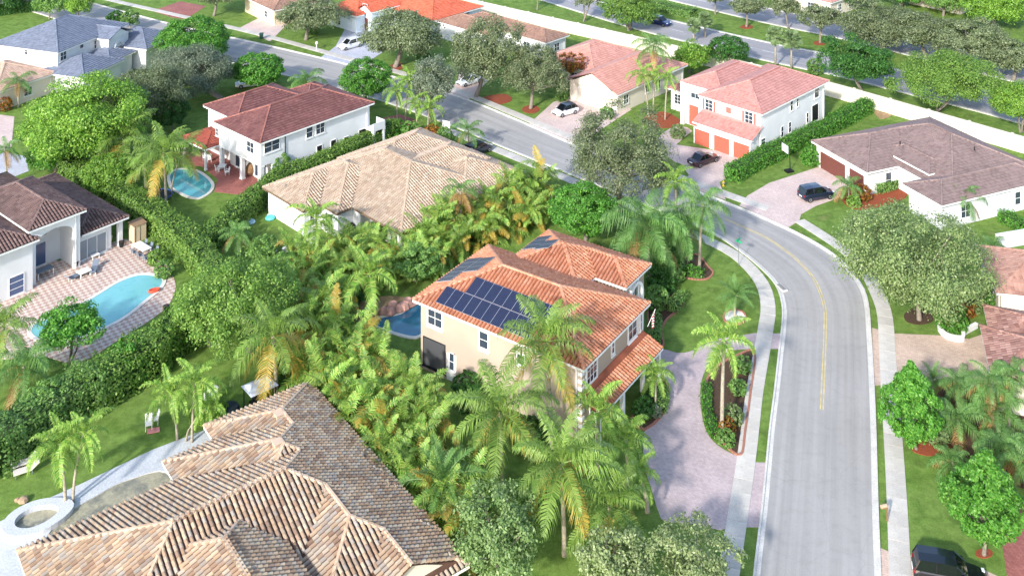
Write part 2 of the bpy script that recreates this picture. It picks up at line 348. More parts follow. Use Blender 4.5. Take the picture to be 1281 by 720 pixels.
# avenue with its two carriageways, median and white boundary wall
def avenue(label, low, up):
    a, b = even(crom(gp(low), 5), 60), even(crom(gp(up), 5), 60)
    o = strip_mesh([tuple(p) for p in a], [tuple(p) for p in b], -.05, .012).build('avenue', M_asph2); road_uv(o); tag(o, label, kind='structure')
    for e, s in ((a, -1), (b, 1)):
        pts = [tuple(p) for p in e]; kk = strip_mesh(pts, offset(pts, s * .5), -.05, .13).build('kerb', M_kerb, o)
    mid = [tuple((p + q) / 2) for p, q in zip(a, b)]
    for i in range(2, 58, 2):
        p, q = Vector(mid[i]), Vector(mid[i + 1]); d = (q - p); d2 = d.normalized(); nn = Vector((-d2.y, d2.x)) * .07
        MB().add([(*(p - nn), .017), (*(p + nn), .017), (*(p + d2 * 3 + nn), .017), (*(p + d2 * 3 - nn), .017)], [(0, 1, 2, 3)]).build('lane_dash', M_wht, o)
avenue('near carriageway of the tree lined avenue behind the white wall', [(560, -34), (640, -12), (700, 7), (785, 33), (850, 50), (960, 76), (1040, 93), (1100, 108), (1220, 138), (1281, 155), (1420, 192)], [(560, -50), (640, -29), (700, -11), (785, 13), (850, 29), (960, 54), (1040, 70), (1100, 83), (1220, 111), (1281, 126), (1420, 160)])
avenue('far carriageway of the avenue at the top edge', [(640, -46), (720, -28), (850, 3), (960, 29), (1060, 50), (1220, 90), (1281, 105), (1420, 138)], [(640, -60), (720, -43), (850, -13), (960, 11), (1060, 31), (1220, 68), (1281, 82), (1420, 112)])
wp = [Vector(p) for p in gp([(500, -8), (640, 25), (795, 61), (1033, 119), (1095, 137), (1281, 192), (1400, 226)])]
bw = empty('boundary_wall', (wp[0].x, wp[0].y, 0)); tag(bw, 'long cream white boundary wall between the back lawns and the avenue', 'wall')
def wall_panels():
    q = resample([tuple(p) for p in wp], 6.0)
    for a, b in zip(q, q[1:]):
        d = (b - a).normalized(); nn = Vector((-d.y, d.x)); o = Vector((wp[0].x, wp[0].y)); a2, b2 = a - o, b - o
        m = (a2 + b2) / 2; h = (b2 - a2).length / 2 - .16
        MB().obox((m.x, m.y, 1.1), (d.x * h, d.y * h, 0), (nn.x * .1, nn.y * .1, 0), (0, 0, 1.1)).obox((m.x, m.y, 2.24), (d.x * h, d.y * h, 0), (nn.x * .15, nn.y * .15, 0), (0, 0, .05)).build('wall_panel', M_wallw, bw)
        MB().obox((a2.x, a2.y, 1.18), (d.x * .158, d.y * .158, 0), (nn.x * .13, nn.y * .13, 0), (0, 0, 1.18)).obox((a2.x, a2.y, 2.39), (d.x * .17, d.y * .17, 0), (nn.x * .17, nn.y * .17, 0), (0, 0, .03)).build('wall_post', M_wallw, bw)
wall_panels()

# driveways, paths, beds (all flush sheets a few centimetres proud of the lawn)
sheet('driveway', 'mauve paver drive in front of the orange roofed house', [(951, 417), (925, 420), (900, 424), (878, 432), (862, 440), (846, 441), (831, 437), (824, 444), (826, 460), (834, 482), (836, 502), (826, 520), (806, 540), (806, 580), (815, 612), (824, 640), (832, 651), (868, 655), (914, 659), (926, 600), (931, 574), (917, 568), (897, 556), (884, 540), (878, 518), (876, 490), (880, 468), (892, 450), (915, 438), (951, 434)], M_drive_main, .022, smooth=3)
sheet('driveway_apron', 'mauve paver apron between sidewalk and kerb, upper end of the drive', [(966, 417), (982, 417), (979, 436), (962, 436)], M_drive_main, .018, smooth=0)
sheet('driveway_apron', 'mauve paver apron between sidewalk and kerb, lower end of the drive', [(941, 578), (964, 578), (955, 659), (931, 659)], M_drive_main, .018, smooth=0)
sheet('driveway', 'pale drive with the maroon sedan before the red garage doors', [(846, 181), (940, 195), (917, 217), (900, 228), (908, 250), (880, 240), (852, 231), (862, 219), (852, 205)], M_drive_pink, .022, smooth=0)
sheet('driveway', 'wide pale drive with the dark blue car', [(1027, 208), (1060, 232), (1050, 247), (1020, 258), (1002, 268), (1000, 276), (985, 285), (925, 257), (935, 245), (962, 229), (990, 220)], M_drive_pink, .022, smooth=0)
sheet('driveway', 'pale pink drive under the white hatchback with dark roof', [(692, 128), (728, 116), (790, 137), (752, 162), (728, 180), (712, 180), (660, 157), (672, 146)], M_drive_pink, .022, smooth=0)
sheet('driveway', 'grey drive under the white car beside the top lawn', [(432, 36), (478, 40), (478, 66), (448, 86), (400, 73), (420, 58)], M_drive_grey, .022, smooth=0)
sheet('driveway', 'pale drive under the white sedan between the two oaks', [(575, 88), (620, 92), (600, 112), (585, 126), (556, 117), (572, 103)], M_drive_pink, .022, smooth=0)
sheet('driveway', 'cream paver drive of the house at the right edge', [(1091, 410), (1118, 417), (1190, 420), (1212, 424), (1238, 415), (1244, 470), (1236, 500), (1205, 478), (1160, 476), (1118, 480), (1092, 482)], M_drive_tan, .022, smooth=0)
sheet('driveway', 'pink drive under the black car at the bottom right corner', [(1097, 683), (1113, 690), (1145, 696), (1230, 712), (1281, 735), (1281, 800), (1100, 800)], M_drive_tan, .022, smooth=0)
sheet('garden_path', 'brick red path at the bottom right edge', [(1252, 668), (1281, 630), (1330, 640), (1330, 760), (1262, 735)], M_brick_red, .03, smooth=0)
sheet('driveway', 'red brick drive at the top edge left of the lawn oak', [(190, 14), (225, 2), (258, 8), (232, 24), (215, 22)], M_brick_red, .022, smooth=0)
sheet('driveway', 'pale drive beside the green bin at the top edge', [(300, 35), (345, 12), (372, 18), (338, 52)], M_drive_pink, .022, smooth=0)
sheet('road_spur', 'grey pavement at the far left edge', [(-40, 205), (8, 190), (32, 196), (36, 214), (0, 228), (-40, 240)], M_drive_grey, .02, smooth=0)
sheet('driveway', 'pale paving at the left edge above the grey pavement', [(-30, 140), (18, 146), (14, 186), (-30, 200)], M_drive_pink, .022, smooth=0)
sheet('garden_path', 'pale curving path from the drive to the white front door', [(846, 181), (852, 205), (835, 196), (818, 182), (830, 166), (848, 158), (866, 164)], M_drive_pink, .03, smooth=2)
sheet('garden_path', 'mauve paved strip beside the street at the palm row', [(470, 150), (500, 143), (520, 150), (495, 168)], M_brick_red, .03, smooth=0)
# planted island and beds
def bed(label, pts, m, edge=None, z=.05, nm='planting_bed', smooth=4):
    o = sheet(nm, label, pts, m, z, .1, smooth=smooth)
    if edge:
        q = crom(gp(pts), smooth, True); q.append(q[0]); c = o.location; q = [(p[0] - c.x, p[1] - c.y) for p in q]
        r = resample(q, .32)
        eme = MB().box(-.145, .145, -.09, .09, -.03, .13).mesh('edging_brick', edge) if edge is M_edge_brick else None
        if eme and len(r) < 220:
            for a, b in zip(r, r[1:]): d = b - a; mm = (a + b) / 2; link('edging_brick', eme, o, (mm.x, mm.y, 0), (0, 0, math.atan2(d.y, d.x)))
        else: strip_mesh(offset(q, .1), offset(q, -.1), -.03, .14).build('edging', edge, o)
    return o
bed('brick edged planted island between the drive and the sidewalk', [(944, 440), (920, 446), (898, 458), (886, 472), (881, 492), (883, 518), (890, 538), (903, 553), (926, 570), (932, 540), (939, 490)], M_soil, M_edge_brick)
bed('dark bed along the front wall of the orange roofed house', [(790, 524), (806, 505), (822, 478), (834, 478), (836, 502), (828, 520), (806, 538)], M_soil, M_edge_brick, smooth=2)
bed('curved bed edged in brick beside the front entrance', [(812, 380), (830, 372), (846, 368), (856, 376), (850, 388), (836, 398), (828, 412), (830, 432), (820, 434), (812, 410)], M_soil, M_edge_brick)
bed('brick edged bed below the tall street palms', [(846, 330), (870, 318), (886, 334), (892, 342), (882, 350), (858, 348), (848, 342)], M_soil, M_edge_brick)
bed('round white gravel ring on the front lawn', [(919 + 14 * math.cos(t * .52), 397 + 9.2 * math.sin(t * .52)) for t in range(12)], mat('white_gravel', ['#e6e3dd', '#d0ccc4'], .9, nscale=8, fine=30), M_edge_brick, nm='gravel_ring', smooth=2)
bed('red mulch ring round the oak by the hatchback', [(664 + 11 * math.cos(t * .628), 137 + 5 * math.sin(t * .628)) for t in range(10)], M_mulch)
bed('red mulch bed under the oak beside the white sedan', [(605, 122), (632, 118), (640, 126), (620, 131)], M_mulch)
bed('red mulch bed under the palms before the pink roofed house', [(805, 147), (830, 140), (852, 152), (838, 160), (815, 158)], M_mulch)
bed('mulch bed by the garage of the brown roofed house', [(1052, 245), (1060, 235), (1100, 238), (1128, 232), (1132, 248), (1085, 262), (1060, 258)], M_mulch)
bed('red mulch patch on the avenue median, below the left median tree', [(1026 + 9 * math.cos(t * .785), 54 + 2.8 * math.sin(t * .785)) for t in range(8)], M_mulch)
bed('red mulch patch on the avenue median behind the fan palms', [(934 + 8 * math.cos(t * .785), 34 + 2.5 * math.sin(t * .785)) for t in range(8)], M_mulch)
bed('mulch patch under the oak at the top centre', [(487, 83), (500, 79), (506, 84), (494, 89)], M_mulch)
bed('round low bed under the big right hand oak', [(1132, 392), (1150, 384), (1168, 392), (1166, 402), (1150, 406), (1134, 402)], M_soil)
bed('orange mulch bed beneath the tapered tree on the right sidewalk', [(1140, 562), (1150, 548), (1170, 548), (1188, 556), (1184, 566), (1160, 570)], M_mulch)
bed('mulch ring under the tapered tree at the lower right', [(1231 + 11 * math.cos(t * .785), 692 + 6 * math.sin(t * .785)) for t in range(8)], M_mulch)
bed('long mulch bed under the palms by the right drive', [(1170, 500), (1200, 482), (1281, 500), (1330, 540), (1330, 610), (1240, 600), (1190, 560)], M_soil)
bed('bare brown soil strip beside the backyard pool', [(440, 385), (470, 372), (505, 372), (508, 384), (470, 397), (440, 402)], M_tan_soil, nm='soil_strip')
bed('bare tan soil patch behind the hedge of the white house', [(1093, 139), (1105, 137), (1116, 144), (1102, 149)], M_tan_soil, nm='soil_strip')

# pools
def pool(nm, label, pts, water, coping=M_coping, zc=.1):
    q = crom(gp(pts), 4, True); c = Vector((sum(p[0] for p in q) / len(q), sum(p[1] for p in q) / len(q), 0)); q = [(p[0] - c.x, p[1] - c.y) for p in q]
    root = empty('swimming_pool', c); tag(root, label, 'pool')
    MB().poly(q, -.4, .065).build('water', water, root)
    qq = q + [q[0]]; strip_mesh(offset(qq, .02), offset(qq, -.38), -.1, zc).build('coping', coping, root)
    return root
sheet('patio', 'checked paver patio round the turquoise pool at the left', [(-20, 345), (40, 330), (95, 322), (150, 300), (178, 304), (205, 328), (219, 352), (216, 372), (200, 392), (150, 424), (98, 454), (55, 446), (-20, 440)], M_patio, .03, smooth=3)
pool('p', 'turquoise freeform pool on the checked patio', [(203, 350), (190, 345), (172, 345), (150, 353), (125, 368), (98, 384), (65, 398), (44, 406), (40, 418), (60, 427), (90, 424), (120, 414), (142, 404), (160, 393), (180, 377), (198, 362)], M_water)
sheet('patio', 'red brick patio behind the dark red roofed house', [(228, 180), (262, 168), (330, 215), (345, 238), (320, 246), (268, 240), (272, 224), (252, 208), (225, 206)], M_brick_red, .03, smooth=0)
pool('p', 'teal kidney pool by the red brick patio', [(209, 222), (215, 214), (228, 211), (246, 213), (260, 221), (268, 231), (264, 241), (250, 249), (236, 248), (224, 243), (213, 236)], M_water2)
pool('p', 'dark blue pool behind the orange roofed house', [(466, 402), (476, 396), (500, 391), (512, 380), (528, 372), (545, 380), (540, 410), (520, 424), (490, 418), (470, 411)], M_water3)
sheet('pool_deck', 'white concrete deck beside the half drained pool', [(-30, 668), (30, 637), (100, 606), (190, 563), (258, 537), (275, 552), (230, 600), (120, 680), (20, 730), (-30, 735)], M_deckw, .05, smooth=0)
pool('p', 'half drained murky pool at the foot of the tan tiled roof', [(50, 682), (56, 667), (75, 645), (97, 630), (120, 617), (145, 603), (170, 594), (190, 588), (207, 587), (228, 600), (190, 640), (120, 672), (70, 692)], M_murk, M_deckw, .14)
c = P(43, 653); sp = empty('spa', (c.x, c.y, 0)); tag(sp, 'raised white concrete spa beside the half drained pool', 'spa')
def spa():
    n = 28; ring = lambda r1, r2: [((r1 * math.cos(2 * math.pi * i / n)) + .25 * r1 * max(0, math.cos(2 * math.pi * i / n)) ** 3, r2 * math.sin(2 * math.pi * i / n)) for i in range(n)]
    o, i_ = ring(2.2, 1.75), ring(1.35, 1.05)
    mb = MB(); vs = [(x, y, 0) for x, y in o] + [(x, y, .45) for x, y in o] + [(x, y, .45) for x, y in i_] + [(x, y, .02) for x, y in i_]; fs = []
    for r in range(3):
        for j in range(n): fs.append((r * n + j, r * n + (j + 1) % n, (r + 1) * n + (j + 1) % n, (r + 1) * n + j))
    mb.add(vs, fs).build('rim', M_deckw, sp, rot=(0, 0, .5)); MB().poly(i_, 0, .08).build('water', M_murk, sp, rot=(0, 0, .5))
spa()
# ================================================================== HOUSES
def inside(poly, x, y):
    c = False; n = len(poly); j = n - 1
    for i in range(n):
        xi, yi = poly[i]; xj, yj = poly[j]
        if (yi > y) != (yj > y) and x < (xj - xi) * (y - yi) / (yj - yi) + xi: c = not c
        j = i
    return c
class Rect:
    def __init__(s, x0, x1, y0, y1, ze, m=.4, fl=''):
        s.x0, s.x1, s.y0, s.y1, s.ze, s.m, s.fl = x0, x1, y0, y1, ze, m, fl.split()
    def dist(s, x, y):
        f = s.fl
        if 'sx0' in f: return x - s.x0
        if 'sx1' in f: return s.x1 - x
        if 'sy0' in f: return y - s.y0
        if 'sy1' in f: return s.y1 - y
        d = []
        if 'gx0' not in f: d.append(x - s.x0)
        if 'gx1' not in f: d.append(s.x1 - x)
        if 'gy0' not in f: d.append(y - s.y0)
        if 'gy1' not in f: d.append(s.y1 - y)
        return min(d)
    def h(s, x, y):
        if x < s.x0 - 1e-6 or x > s.x1 + 1e-6 or y < s.y0 - 1e-6 or y > s.y1 + 1e-6: return -9
        return s.ze + s.m * s.dist(x, y)
    def slopes(s):
        """list of (eave origin, eave dir, up dir (horizontal), polygon in (u,v horizontal))"""
        x0, x1, y0, y1, f = s.x0, s.x1, s.y0, s.y1, s.fl; W, D = x1 - x0, y1 - y0
        E = {'y0': ((x0, y0), (1, 0), (0, 1), W, D), 'x1': ((x1, y0), (0, 1), (-1, 0), D, W), 'y1': ((x1, y1), (-1, 0), (0, -1), W, D), 'x0': ((x0, y1), (0, -1), (1, 0), D, W)}
        for k in E:
            if 's' + k in f: o, e, u, w, d = E[k]; return [(o, e, u, [(0, 0), (w, 0), (w, d), (0, d)])], []
        nxt = {'y0': ('x0', 'x1'), 'x1': ('y0', 'y1'), 'y1': ('x1', 'x0'), 'x0': ('y1', 'y0')}
        along_x = W >= D
        if any(g in f for g in ('gx0', 'gx1')): along_x = True
        if any(g in f for g in ('gy0', 'gy1')): along_x = False
        h = min(W, D) / 2 if not f else (D / 2 if along_x else W / 2)
        out = []; lines = []
        for k in E:
            if 'g' + k in f: continue
            o, e, u, w, d = E[k]; l, r = nxt[k]; side = (k[0] == 'y') == along_x
            gl, gr = 'g' + l in f, 'g' + r in f
            if side:
                a = 0 if gl else h; b = w if gr else w - h
                out.append((o, e, u, [(0, 0), (w, 0), (b, h), (a, h)]))
            else: out.append((o, e, u, [(0, 0), (w, 0), (w / 2, h)]))
        c = lambda x, y: Vector((x, y, s.ze + s.m * s.dist(x, y)))
        if along_x:
            ym = (y0 + y1) / 2; a = x0 if 'gx0' in f else x0 + h; b = x1 if 'gx1' in f else x1 - h
            A, B = Vector((a, ym, s.ze + s.m * h)), Vector((b, ym, s.ze + s.m * h)); ends = [(A, 'gx0', [(x0, y0), (x0, y1)]), (B, 'gx1', [(x1, y0), (x1, y1)])]
        else:
            xm = (x0 + x1) / 2; a = y0 if 'gy0' in f else y0 + h; b = y1 if 'gy1' in f else y1 - h
            A, B = Vector((xm, a, s.ze + s.m * h)), Vector((xm, b, s.ze + s.m * h)); ends = [(A, 'gy0', [(x0, y0), (x1, y0)]), (B, 'gy1', [(x0, y1), (x1, y1)])]
        if (B - A).length > .3: lines.append((A, B))
        for T, gk, cs in ends:
            if gk not in f: lines += [(Vector((*q, s.ze)), T) for q in cs]
        return out, lines

def tile_template(style, w, r):
    """corner list and faces of one roof tile: u across, v upslope, n up"""
    if style == 'barrel':
        a, hh = w * .34, w * .36
        pr = [(-a, -.015), (-a * .62, hh * .78), (0, hh), (a * .62, hh * .78), (a, -.015)]
    elif style == 'low':
        pr = [(-w * .5, .01), (-w * .18, .05), (w * .18, .05), (w * .5, .01)]
    else: pr = [(-w * .49, .03), (w * .49, .03)]
    n = len(pr); lo = .05 if style != 'flat' else .07
    vs = [(u, 0, h + lo) for u, h in pr] + [(u, r * 1.04, h * .9) for u, h in pr]; fs = [(i, i + 1, n + i + 1, n + i) for i in range(n - 1)]
    vs += [(pr[0][0], 0, -.02), (pr[-1][0], 0, -.02)]; k = 2 * n
    if style == 'flat': fs.append((k, k + 1, 1, 0))
    else: fs.append(tuple([k, k + 1] + list(range(n - 1, -1, -1))))
    return np.array(vs), fs
class House:
    def __init__(s, name, label, fr, rects, wall, tile, style='barrel', tw=.32, tr=.4, ov=.5, opens=(), cap=None, fascia=None, cat='house', deck=None, seed=1, wall_h=.1):
        s.fr = fr; s.rects = rects; s.ov = ov; s.wallm = wall; rng = random.Random(seed)
        s.root = empty(name, fr.w(0, 0), fr.a); tag(s.root, label, cat)
        s.walls(opens, wall_h)
        deckmb = MB(); tv = []; tf = []; nv = 0; T, F = tile_template(style, tw, tr); capmb = MB(); fas = MB()
        for i, r in enumerate(rects):
            sl, lines = r.slopes(); drop = (.02 if style == 'barrel' else .06) + .006 * i; cs = 1 / math.sqrt(1 + r.m * r.m)
            for (o, e, u, pg) in sl:
                o, e, u = Vector((*o, 0)), Vector((*e, 0)), Vector((*u, 0)); up = (u + Vector((0, 0, r.m))).normalized(); nn = e.cross(up)
                base = o + Vector((0, 0, r.ze)); P3 = lambda a, b: base + e * a + u * b + Vector((0, 0, r.m * b))
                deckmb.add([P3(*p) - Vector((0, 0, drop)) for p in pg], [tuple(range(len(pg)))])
                U = max(p[0] for p in pg); V = max(p[1] for p in pg); dv = tr * cs
                for a in range(int(math.ceil(V / dv))):
                    g0 = o.dot(e); sh = math.floor(g0 / tw) * tw - g0
                    for b in range(int(math.ceil(U / tw)) + 1):
                        uu = (b + .5) * tw + sh; vc = (a + .5) * dv
                        if not inside(pg, uu, vc - dv * .15): continue
                        q = P3(uu, vc); skip = False
                        for j, r2 in enumerate(rects):
                            if j == i: continue
                            h2 = r2.h(q.x, q.y)
                            if h2 > q.z + .06 or (j < i and h2 > q.z - .01): skip = True; break
                        if skip: continue
                        jz = rng.uniform(-.008, .008); b0 = P3(uu, a * dv) + nn * jz
                        M = np.array([e, up, nn]); tv.append(T @ M + np.array(b0)); tf += [tuple(x + nv for x in ff) for ff in F]; nv += len(T)
                # fascia along the eave
                w = pg[1][0]; nst = max(1, int(w / .5)); st = w / nst
                for b in range(nst):
                    q = o + e * ((b + .5) * st) + u * .12
                    if any(j != i and r2.h(q.x, q.y) > r.ze - .05 for j, r2 in enumerate(rects)): continue
                    m = o + e * ((b + .5) * st) + Vector((0, 0, r.ze - .14)) + u * .03
                    fas.obox(m, e * (st / 2 + .001), u * .03, (0, 0, .1)).obox(m + u * (ov * .5) + Vector((0, 0, -.1)), e * st * .5, u * ov * .5, (0, 0, .012))
            for A, B in lines:
                L = (B - A).length; d = (B - A) / L; k = max(1, int(L / .42)); side = d.cross(Vector((0, 0, 1))).normalized(); upv = side.cross(d)
                for q in range(k):
                    a = A + d * (L * q / k); b = A + d * (L * (q + 1.08) / k); m = (a + b) / 2
                    if any(j != i and r2.h(m.x, m.y) > m.z + .03 for j, r2 in enumerate(rects)): continue
                    sa, sb = m + side * .4, m - side * .4; U = lambda c: max(r2.h(c.x, c.y) for r2 in rects)
                    if m.z - (U(sa) + U(sb)) / 2 < .04: continue
                    if any(abs(rects[j].h(m.x, m.y) - m.z) < .03 and m.z - (rects[j].h(sa.x, sa.y) + rects[j].h(sb.x, sb.y)) / 2 > .04 for j in range(i)): continue
                    cw = .145; ring = lambda c, z: [c - side * cw + upv * (-.03 + z), c - side * cw * .6 + upv * (.1 + z), c + side * cw * .6 + upv * (.1 + z), c + side * cw + upv * (-.03 + z)]
                    capmb.add(ring(a, .045) + ring(b, .02), [(0, 1, 5, 4), (1, 2, 6, 5), (2, 3, 7, 6), (0, 3, 2, 1)])
            # gable triangles
            for g in r.fl:
                if g[0] != 'g': continue
                rz = lambda t: None
                if g[1] == 'x':
                    X = (r.x0 + ov * .5) if g == 'gx0' else (r.x1 - ov * .5); ym = (r.y0 + r.y1) / 2; hh = (r.y1 - r.y0) / 2
                    s.gable([(X, r.y0 + ov, r.ze + r.m * ov - .1), (X, r.y1 - ov, r.ze + r.m * ov - .1), (X, ym, r.ze + r.m * hh - .12)], g)
                else:
                    Y = (r.y0 + ov * .5) if g == 'gy0' else (r.y1 - ov * .5); xm = (r.x0 + r.x1) / 2; hh = (r.x1 - r.x0) / 2
                    s.gable([(r.x0 + ov, Y, r.ze + r.m * ov - .1), (r.x1 - ov, Y, r.ze + r.m * ov - .1), (xm, Y, r.ze + r.m * hh - .12)], g)
        r0 = rects[0]
        for (cx, cy) in ((r0.x0 + ov - .06, r0.y0 + ov + .5), (r0.x1 - ov - .5, r0.y0 + ov - .06)):
            if 'nowall' not in r0.fl: MB().tube([(cx, cy, .05), (cx, cy, r0.ze - .25), (cx - (.3 if cx < r0.x0 + ov else 0), cy - (.3 if cy < r0.y0 + ov else 0), r0.ze - .1)], .05, 6).build('downpipe', M_trim, s.root)
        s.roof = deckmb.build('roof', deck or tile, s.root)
        me = bpy.data.meshes.new('roof_tiles'); me.from_pydata(np.concatenate(tv).tolist(), [], tf); me.materials.append(tile); me.update()
        t = link('roof_tiles', me, s.roof); t['kind'] = 'stuff'
        if capmb.v: c = capmb.build('ridge_caps', cap or tile, s.roof); c['kind'] = 'stuff'
        if fas.v: fas.build('fascia', fascia or M_trim, s.roof)['kind'] = 'stuff'
    def gable(s, pts, g):
        ax = Vector((.12, 0, 0)) if g[1] == 'x' else Vector((0, .12, 0)); p = [Vector(q) for q in pts]
        p[0].z -= .4; p[1].z -= .4; sgn = 1 if g[2] == '0' else -1; vs = p + [q + ax * sgn for q in p]
        MB().add(vs, [(0, 1, 2), (5, 4, 3), (0, 2, 5, 3), (1, 4, 5, 2), (0, 3, 4, 1)]).build('gable_wall', s.wallm, s.root)
    def walls(s, opens, wh):
        ov = s.ov; rs = []
        for r in s.rects:
            a = [r.x0 + ov, r.x1 - ov, r.y0 + ov, r.y1 - ov]
            if 'nowall' in r.fl: continue
            rs.append((*a, r.ze + wh))
        xs = sorted({round(v, 3) for r in rs for v in r[:2]} | {round(v, 3) for o in opens for v in o[:2]}); ys = sorted({round(v, 3) for r in rs for v in r[2:4]} | {round(v, 3) for o in opens for v in o[2:4]})
        def H(i, j):
            if i < 0 or j < 0 or i >= len(xs) - 1 or j >= len(ys) - 1: return 0
            x, y = (xs[i] + xs[i + 1]) / 2, (ys[j] + ys[j + 1]) / 2
            if any(o[0] < x < o[1] and o[2] < y < o[3] for o in opens): return 0
            return max([r[4] for r in rs if r[0] < x < r[1] and r[2] < y < r[3]] + [0])
        mb = MB()
        for i in range(len(xs) - 1):
            for j in range(len(ys) - 1):
                h = H(i, j)
                if h <= 0: continue
                x0, x1, y0, y1 = xs[i], xs[i + 1], ys[j], ys[j + 1]
                for (di, dj, a, b) in ((0, -1, (x0, y0), (x1, y0)), (1, 0, (x1, y0), (x1, y1)), (0, 1, (x1, y1), (x0, y1)), (-1, 0, (x0, y1), (x0, y0))):
                    h2 = H(i + di, j + dj)
                    if h2 < h - .01: mb.add([(*a, h2), (*b, h2), (*b, h), (*a, h)], [(0, 1, 2, 3)])
        # corbel quoins / base band for relief
        s.wall = mb.build('wall', s.wallm, s.root)
    # --- openings: placed by the pixel they have in the photograph (centre) on a wall plane, or by local coordinates
    def pos(s, face, c, px):
        if face[1] == 'x': q = s.fr.hit(*px, 1, 0, 0, c); return (q.y, q.z)
        q = s.fr.hit(*px, 0, 1, 0, c); return (q.x, q.z)
    def mk(s, face, c, t, z):
        """matrix-like mapper: local (along, out, up) -> house coordinates"""
        sg = -1 if face[0] == '-' else 1
        if face[1] == 'x': return lambda a, o, u: (c + sg * o, t + a, z + u)
        return lambda a, o, u: (t + a, c + sg * o, z + u)
    def bx(s, f, a0, a1, o0, o1, u0, u1, mb=None):
        mb = mb or MB(); p, q = f(a0, o0, u0), f(a1, o1, u1)
        return mb.box(min(p[0], q[0]), max(p[0], q[0]), min(p[1], q[1]), max(p[1], q[1]), min(p[2], q[2]), max(p[2], q[2]))
    def window(s, face, c, px=None, w=1.2, h=1.3, at=None, nx=2, nz=2, trim=None, glass=None, arch=False, nm='window', surround=0):
        t, z = s.pos(face, c, px) if px else at; f = s.mk(face, c, t, z); mb = MB(); b = .06
        for (a0, a1, u0, u1) in ((-w / 2, w / 2, h / 2 - b, h / 2), (-w / 2, w / 2, -h / 2, -h / 2 + b), (-w / 2, -w / 2 + b, -h / 2, h / 2), (w / 2 - b, w / 2, -h / 2, h / 2)): s.bx(f, a0, a1, 0, .07, u0, u1, mb)
        for i in range(1, nx): x = -w / 2 + w * i / nx; s.bx(f, x - .025, x + .025, 0, .055, -h / 2, h / 2, mb)
        for i in range(1, nz): u = -h / 2 + h * i / nz; s.bx(f, -w / 2, w / 2, 0, .05, u - .025, u + .025, mb)
        if surround:
            e = surround
            for (a0, a1, u0, u1) in ((-w / 2 - e, w / 2 + e, h / 2, h / 2 + e), (-w / 2 - e, w / 2 + e, -h / 2 - e, -h / 2), (-w / 2 - e, -w / 2, -h / 2, h / 2), (w / 2, w / 2 + e, -h / 2, h / 2)): s.bx(f, a0, a1, 0, .06, u0, u1, mb)
        o = mb.build(nm, trim or M_trim, s.root)
        s.bx(f, -w / 2 + b, w / 2 - b, .012, .03, -h / 2 + b, h / 2 - b).build('pane', glass or M_glass, o)
        s.bx(f, -w / 2 - .1, w / 2 + .1, 0, .12, -h / 2 - .14 - surround, -h / 2 - .05 - surround).build('sill', trim or M_trim, o)
        return o
    def garage(s, face, c, px, w, h, m, at=None, cols=4, nm='garage_door'):
        t, z = s.pos(face, c, px) if px else at; z = h / 2 + .02; f = s.mk(face, c, t, z)
        o = s.bx(f, -w / 2, w / 2, -.02, .03, -h / 2, h / 2).build(nm, m, s.root); mb = MB()
        for i in range(cols):
            for j in range(4):
                a = -w / 2 + w * i / cols; u = -h / 2 + h * j / 4; s.bx(f, a + .07, a + w / cols - .07, .03, .055, u + .07, u + h / 4 - .07, mb)
        mb.build('door_panels', m, o); fr = MB()
        for (a0, a1, u0, u1) in ((-w / 2 - .15, w / 2 + .15, h / 2, h / 2 + .15), (-w / 2 - .15, -w / 2, -h / 2, h / 2), (w / 2, w / 2 + .15, -h / 2, h / 2)): s.bx(f, a0, a1, -.02, .08, u0, u1, fr)
        fr.build('door_frame', M_trim, o); return o
    def door(s, face, c, px, w=1., h=2.1, m=None, at=None):
        t, z = s.pos(face, c, px) if px else at; z = h / 2 + .1; f = s.mk(face, c, t, z)
        o = s.bx(f, -w / 2, w / 2, 0, .05, -h / 2, h / 2).build('door', m or M_trim, s.root); s.bx(f, w / 2 - .15, w / 2 - .08, .05, .12, -.1, .02).build('handle', M_steel, o); return o
    def post(s, x, y, z1, w=.35, m=None, nm='pillar'):
        mb = MB().box(x - w / 2, x + w / 2, y - w / 2, y + w / 2, 0, z1).box(x - w / 2 - .05, x + w / 2 + .05, y - w / 2 - .05, y + w / 2 + .05, z1 - .2, z1 - .003).box(x - w / 2 - .05, x + w / 2 + .05, y - w / 2 - .05, y + w / 2 + .05, 0, .2)
        return mb.build(nm, m or s.wallm, s.root)
    def vent(s, px, plane, nm='roof_vent', m=None, k=0):
        q = s.fr.hit(*px, *plane); mb = MB()
        if k == 0: mb.tube([(q.x, q.y, q.z - .1), (q.x, q.y, q.z + .35)], .07, 8)
        else: mb.box(q.x - .3, q.x + .3, q.y - .3, q.y + .3, q.z - .2, q.z + .22).box(q.x - .36, q.x + .36, q.y - .36, q.y + .36, q.z + .22, q.z + .28)
        mb.build(nm, m or M_steel, s.roof)

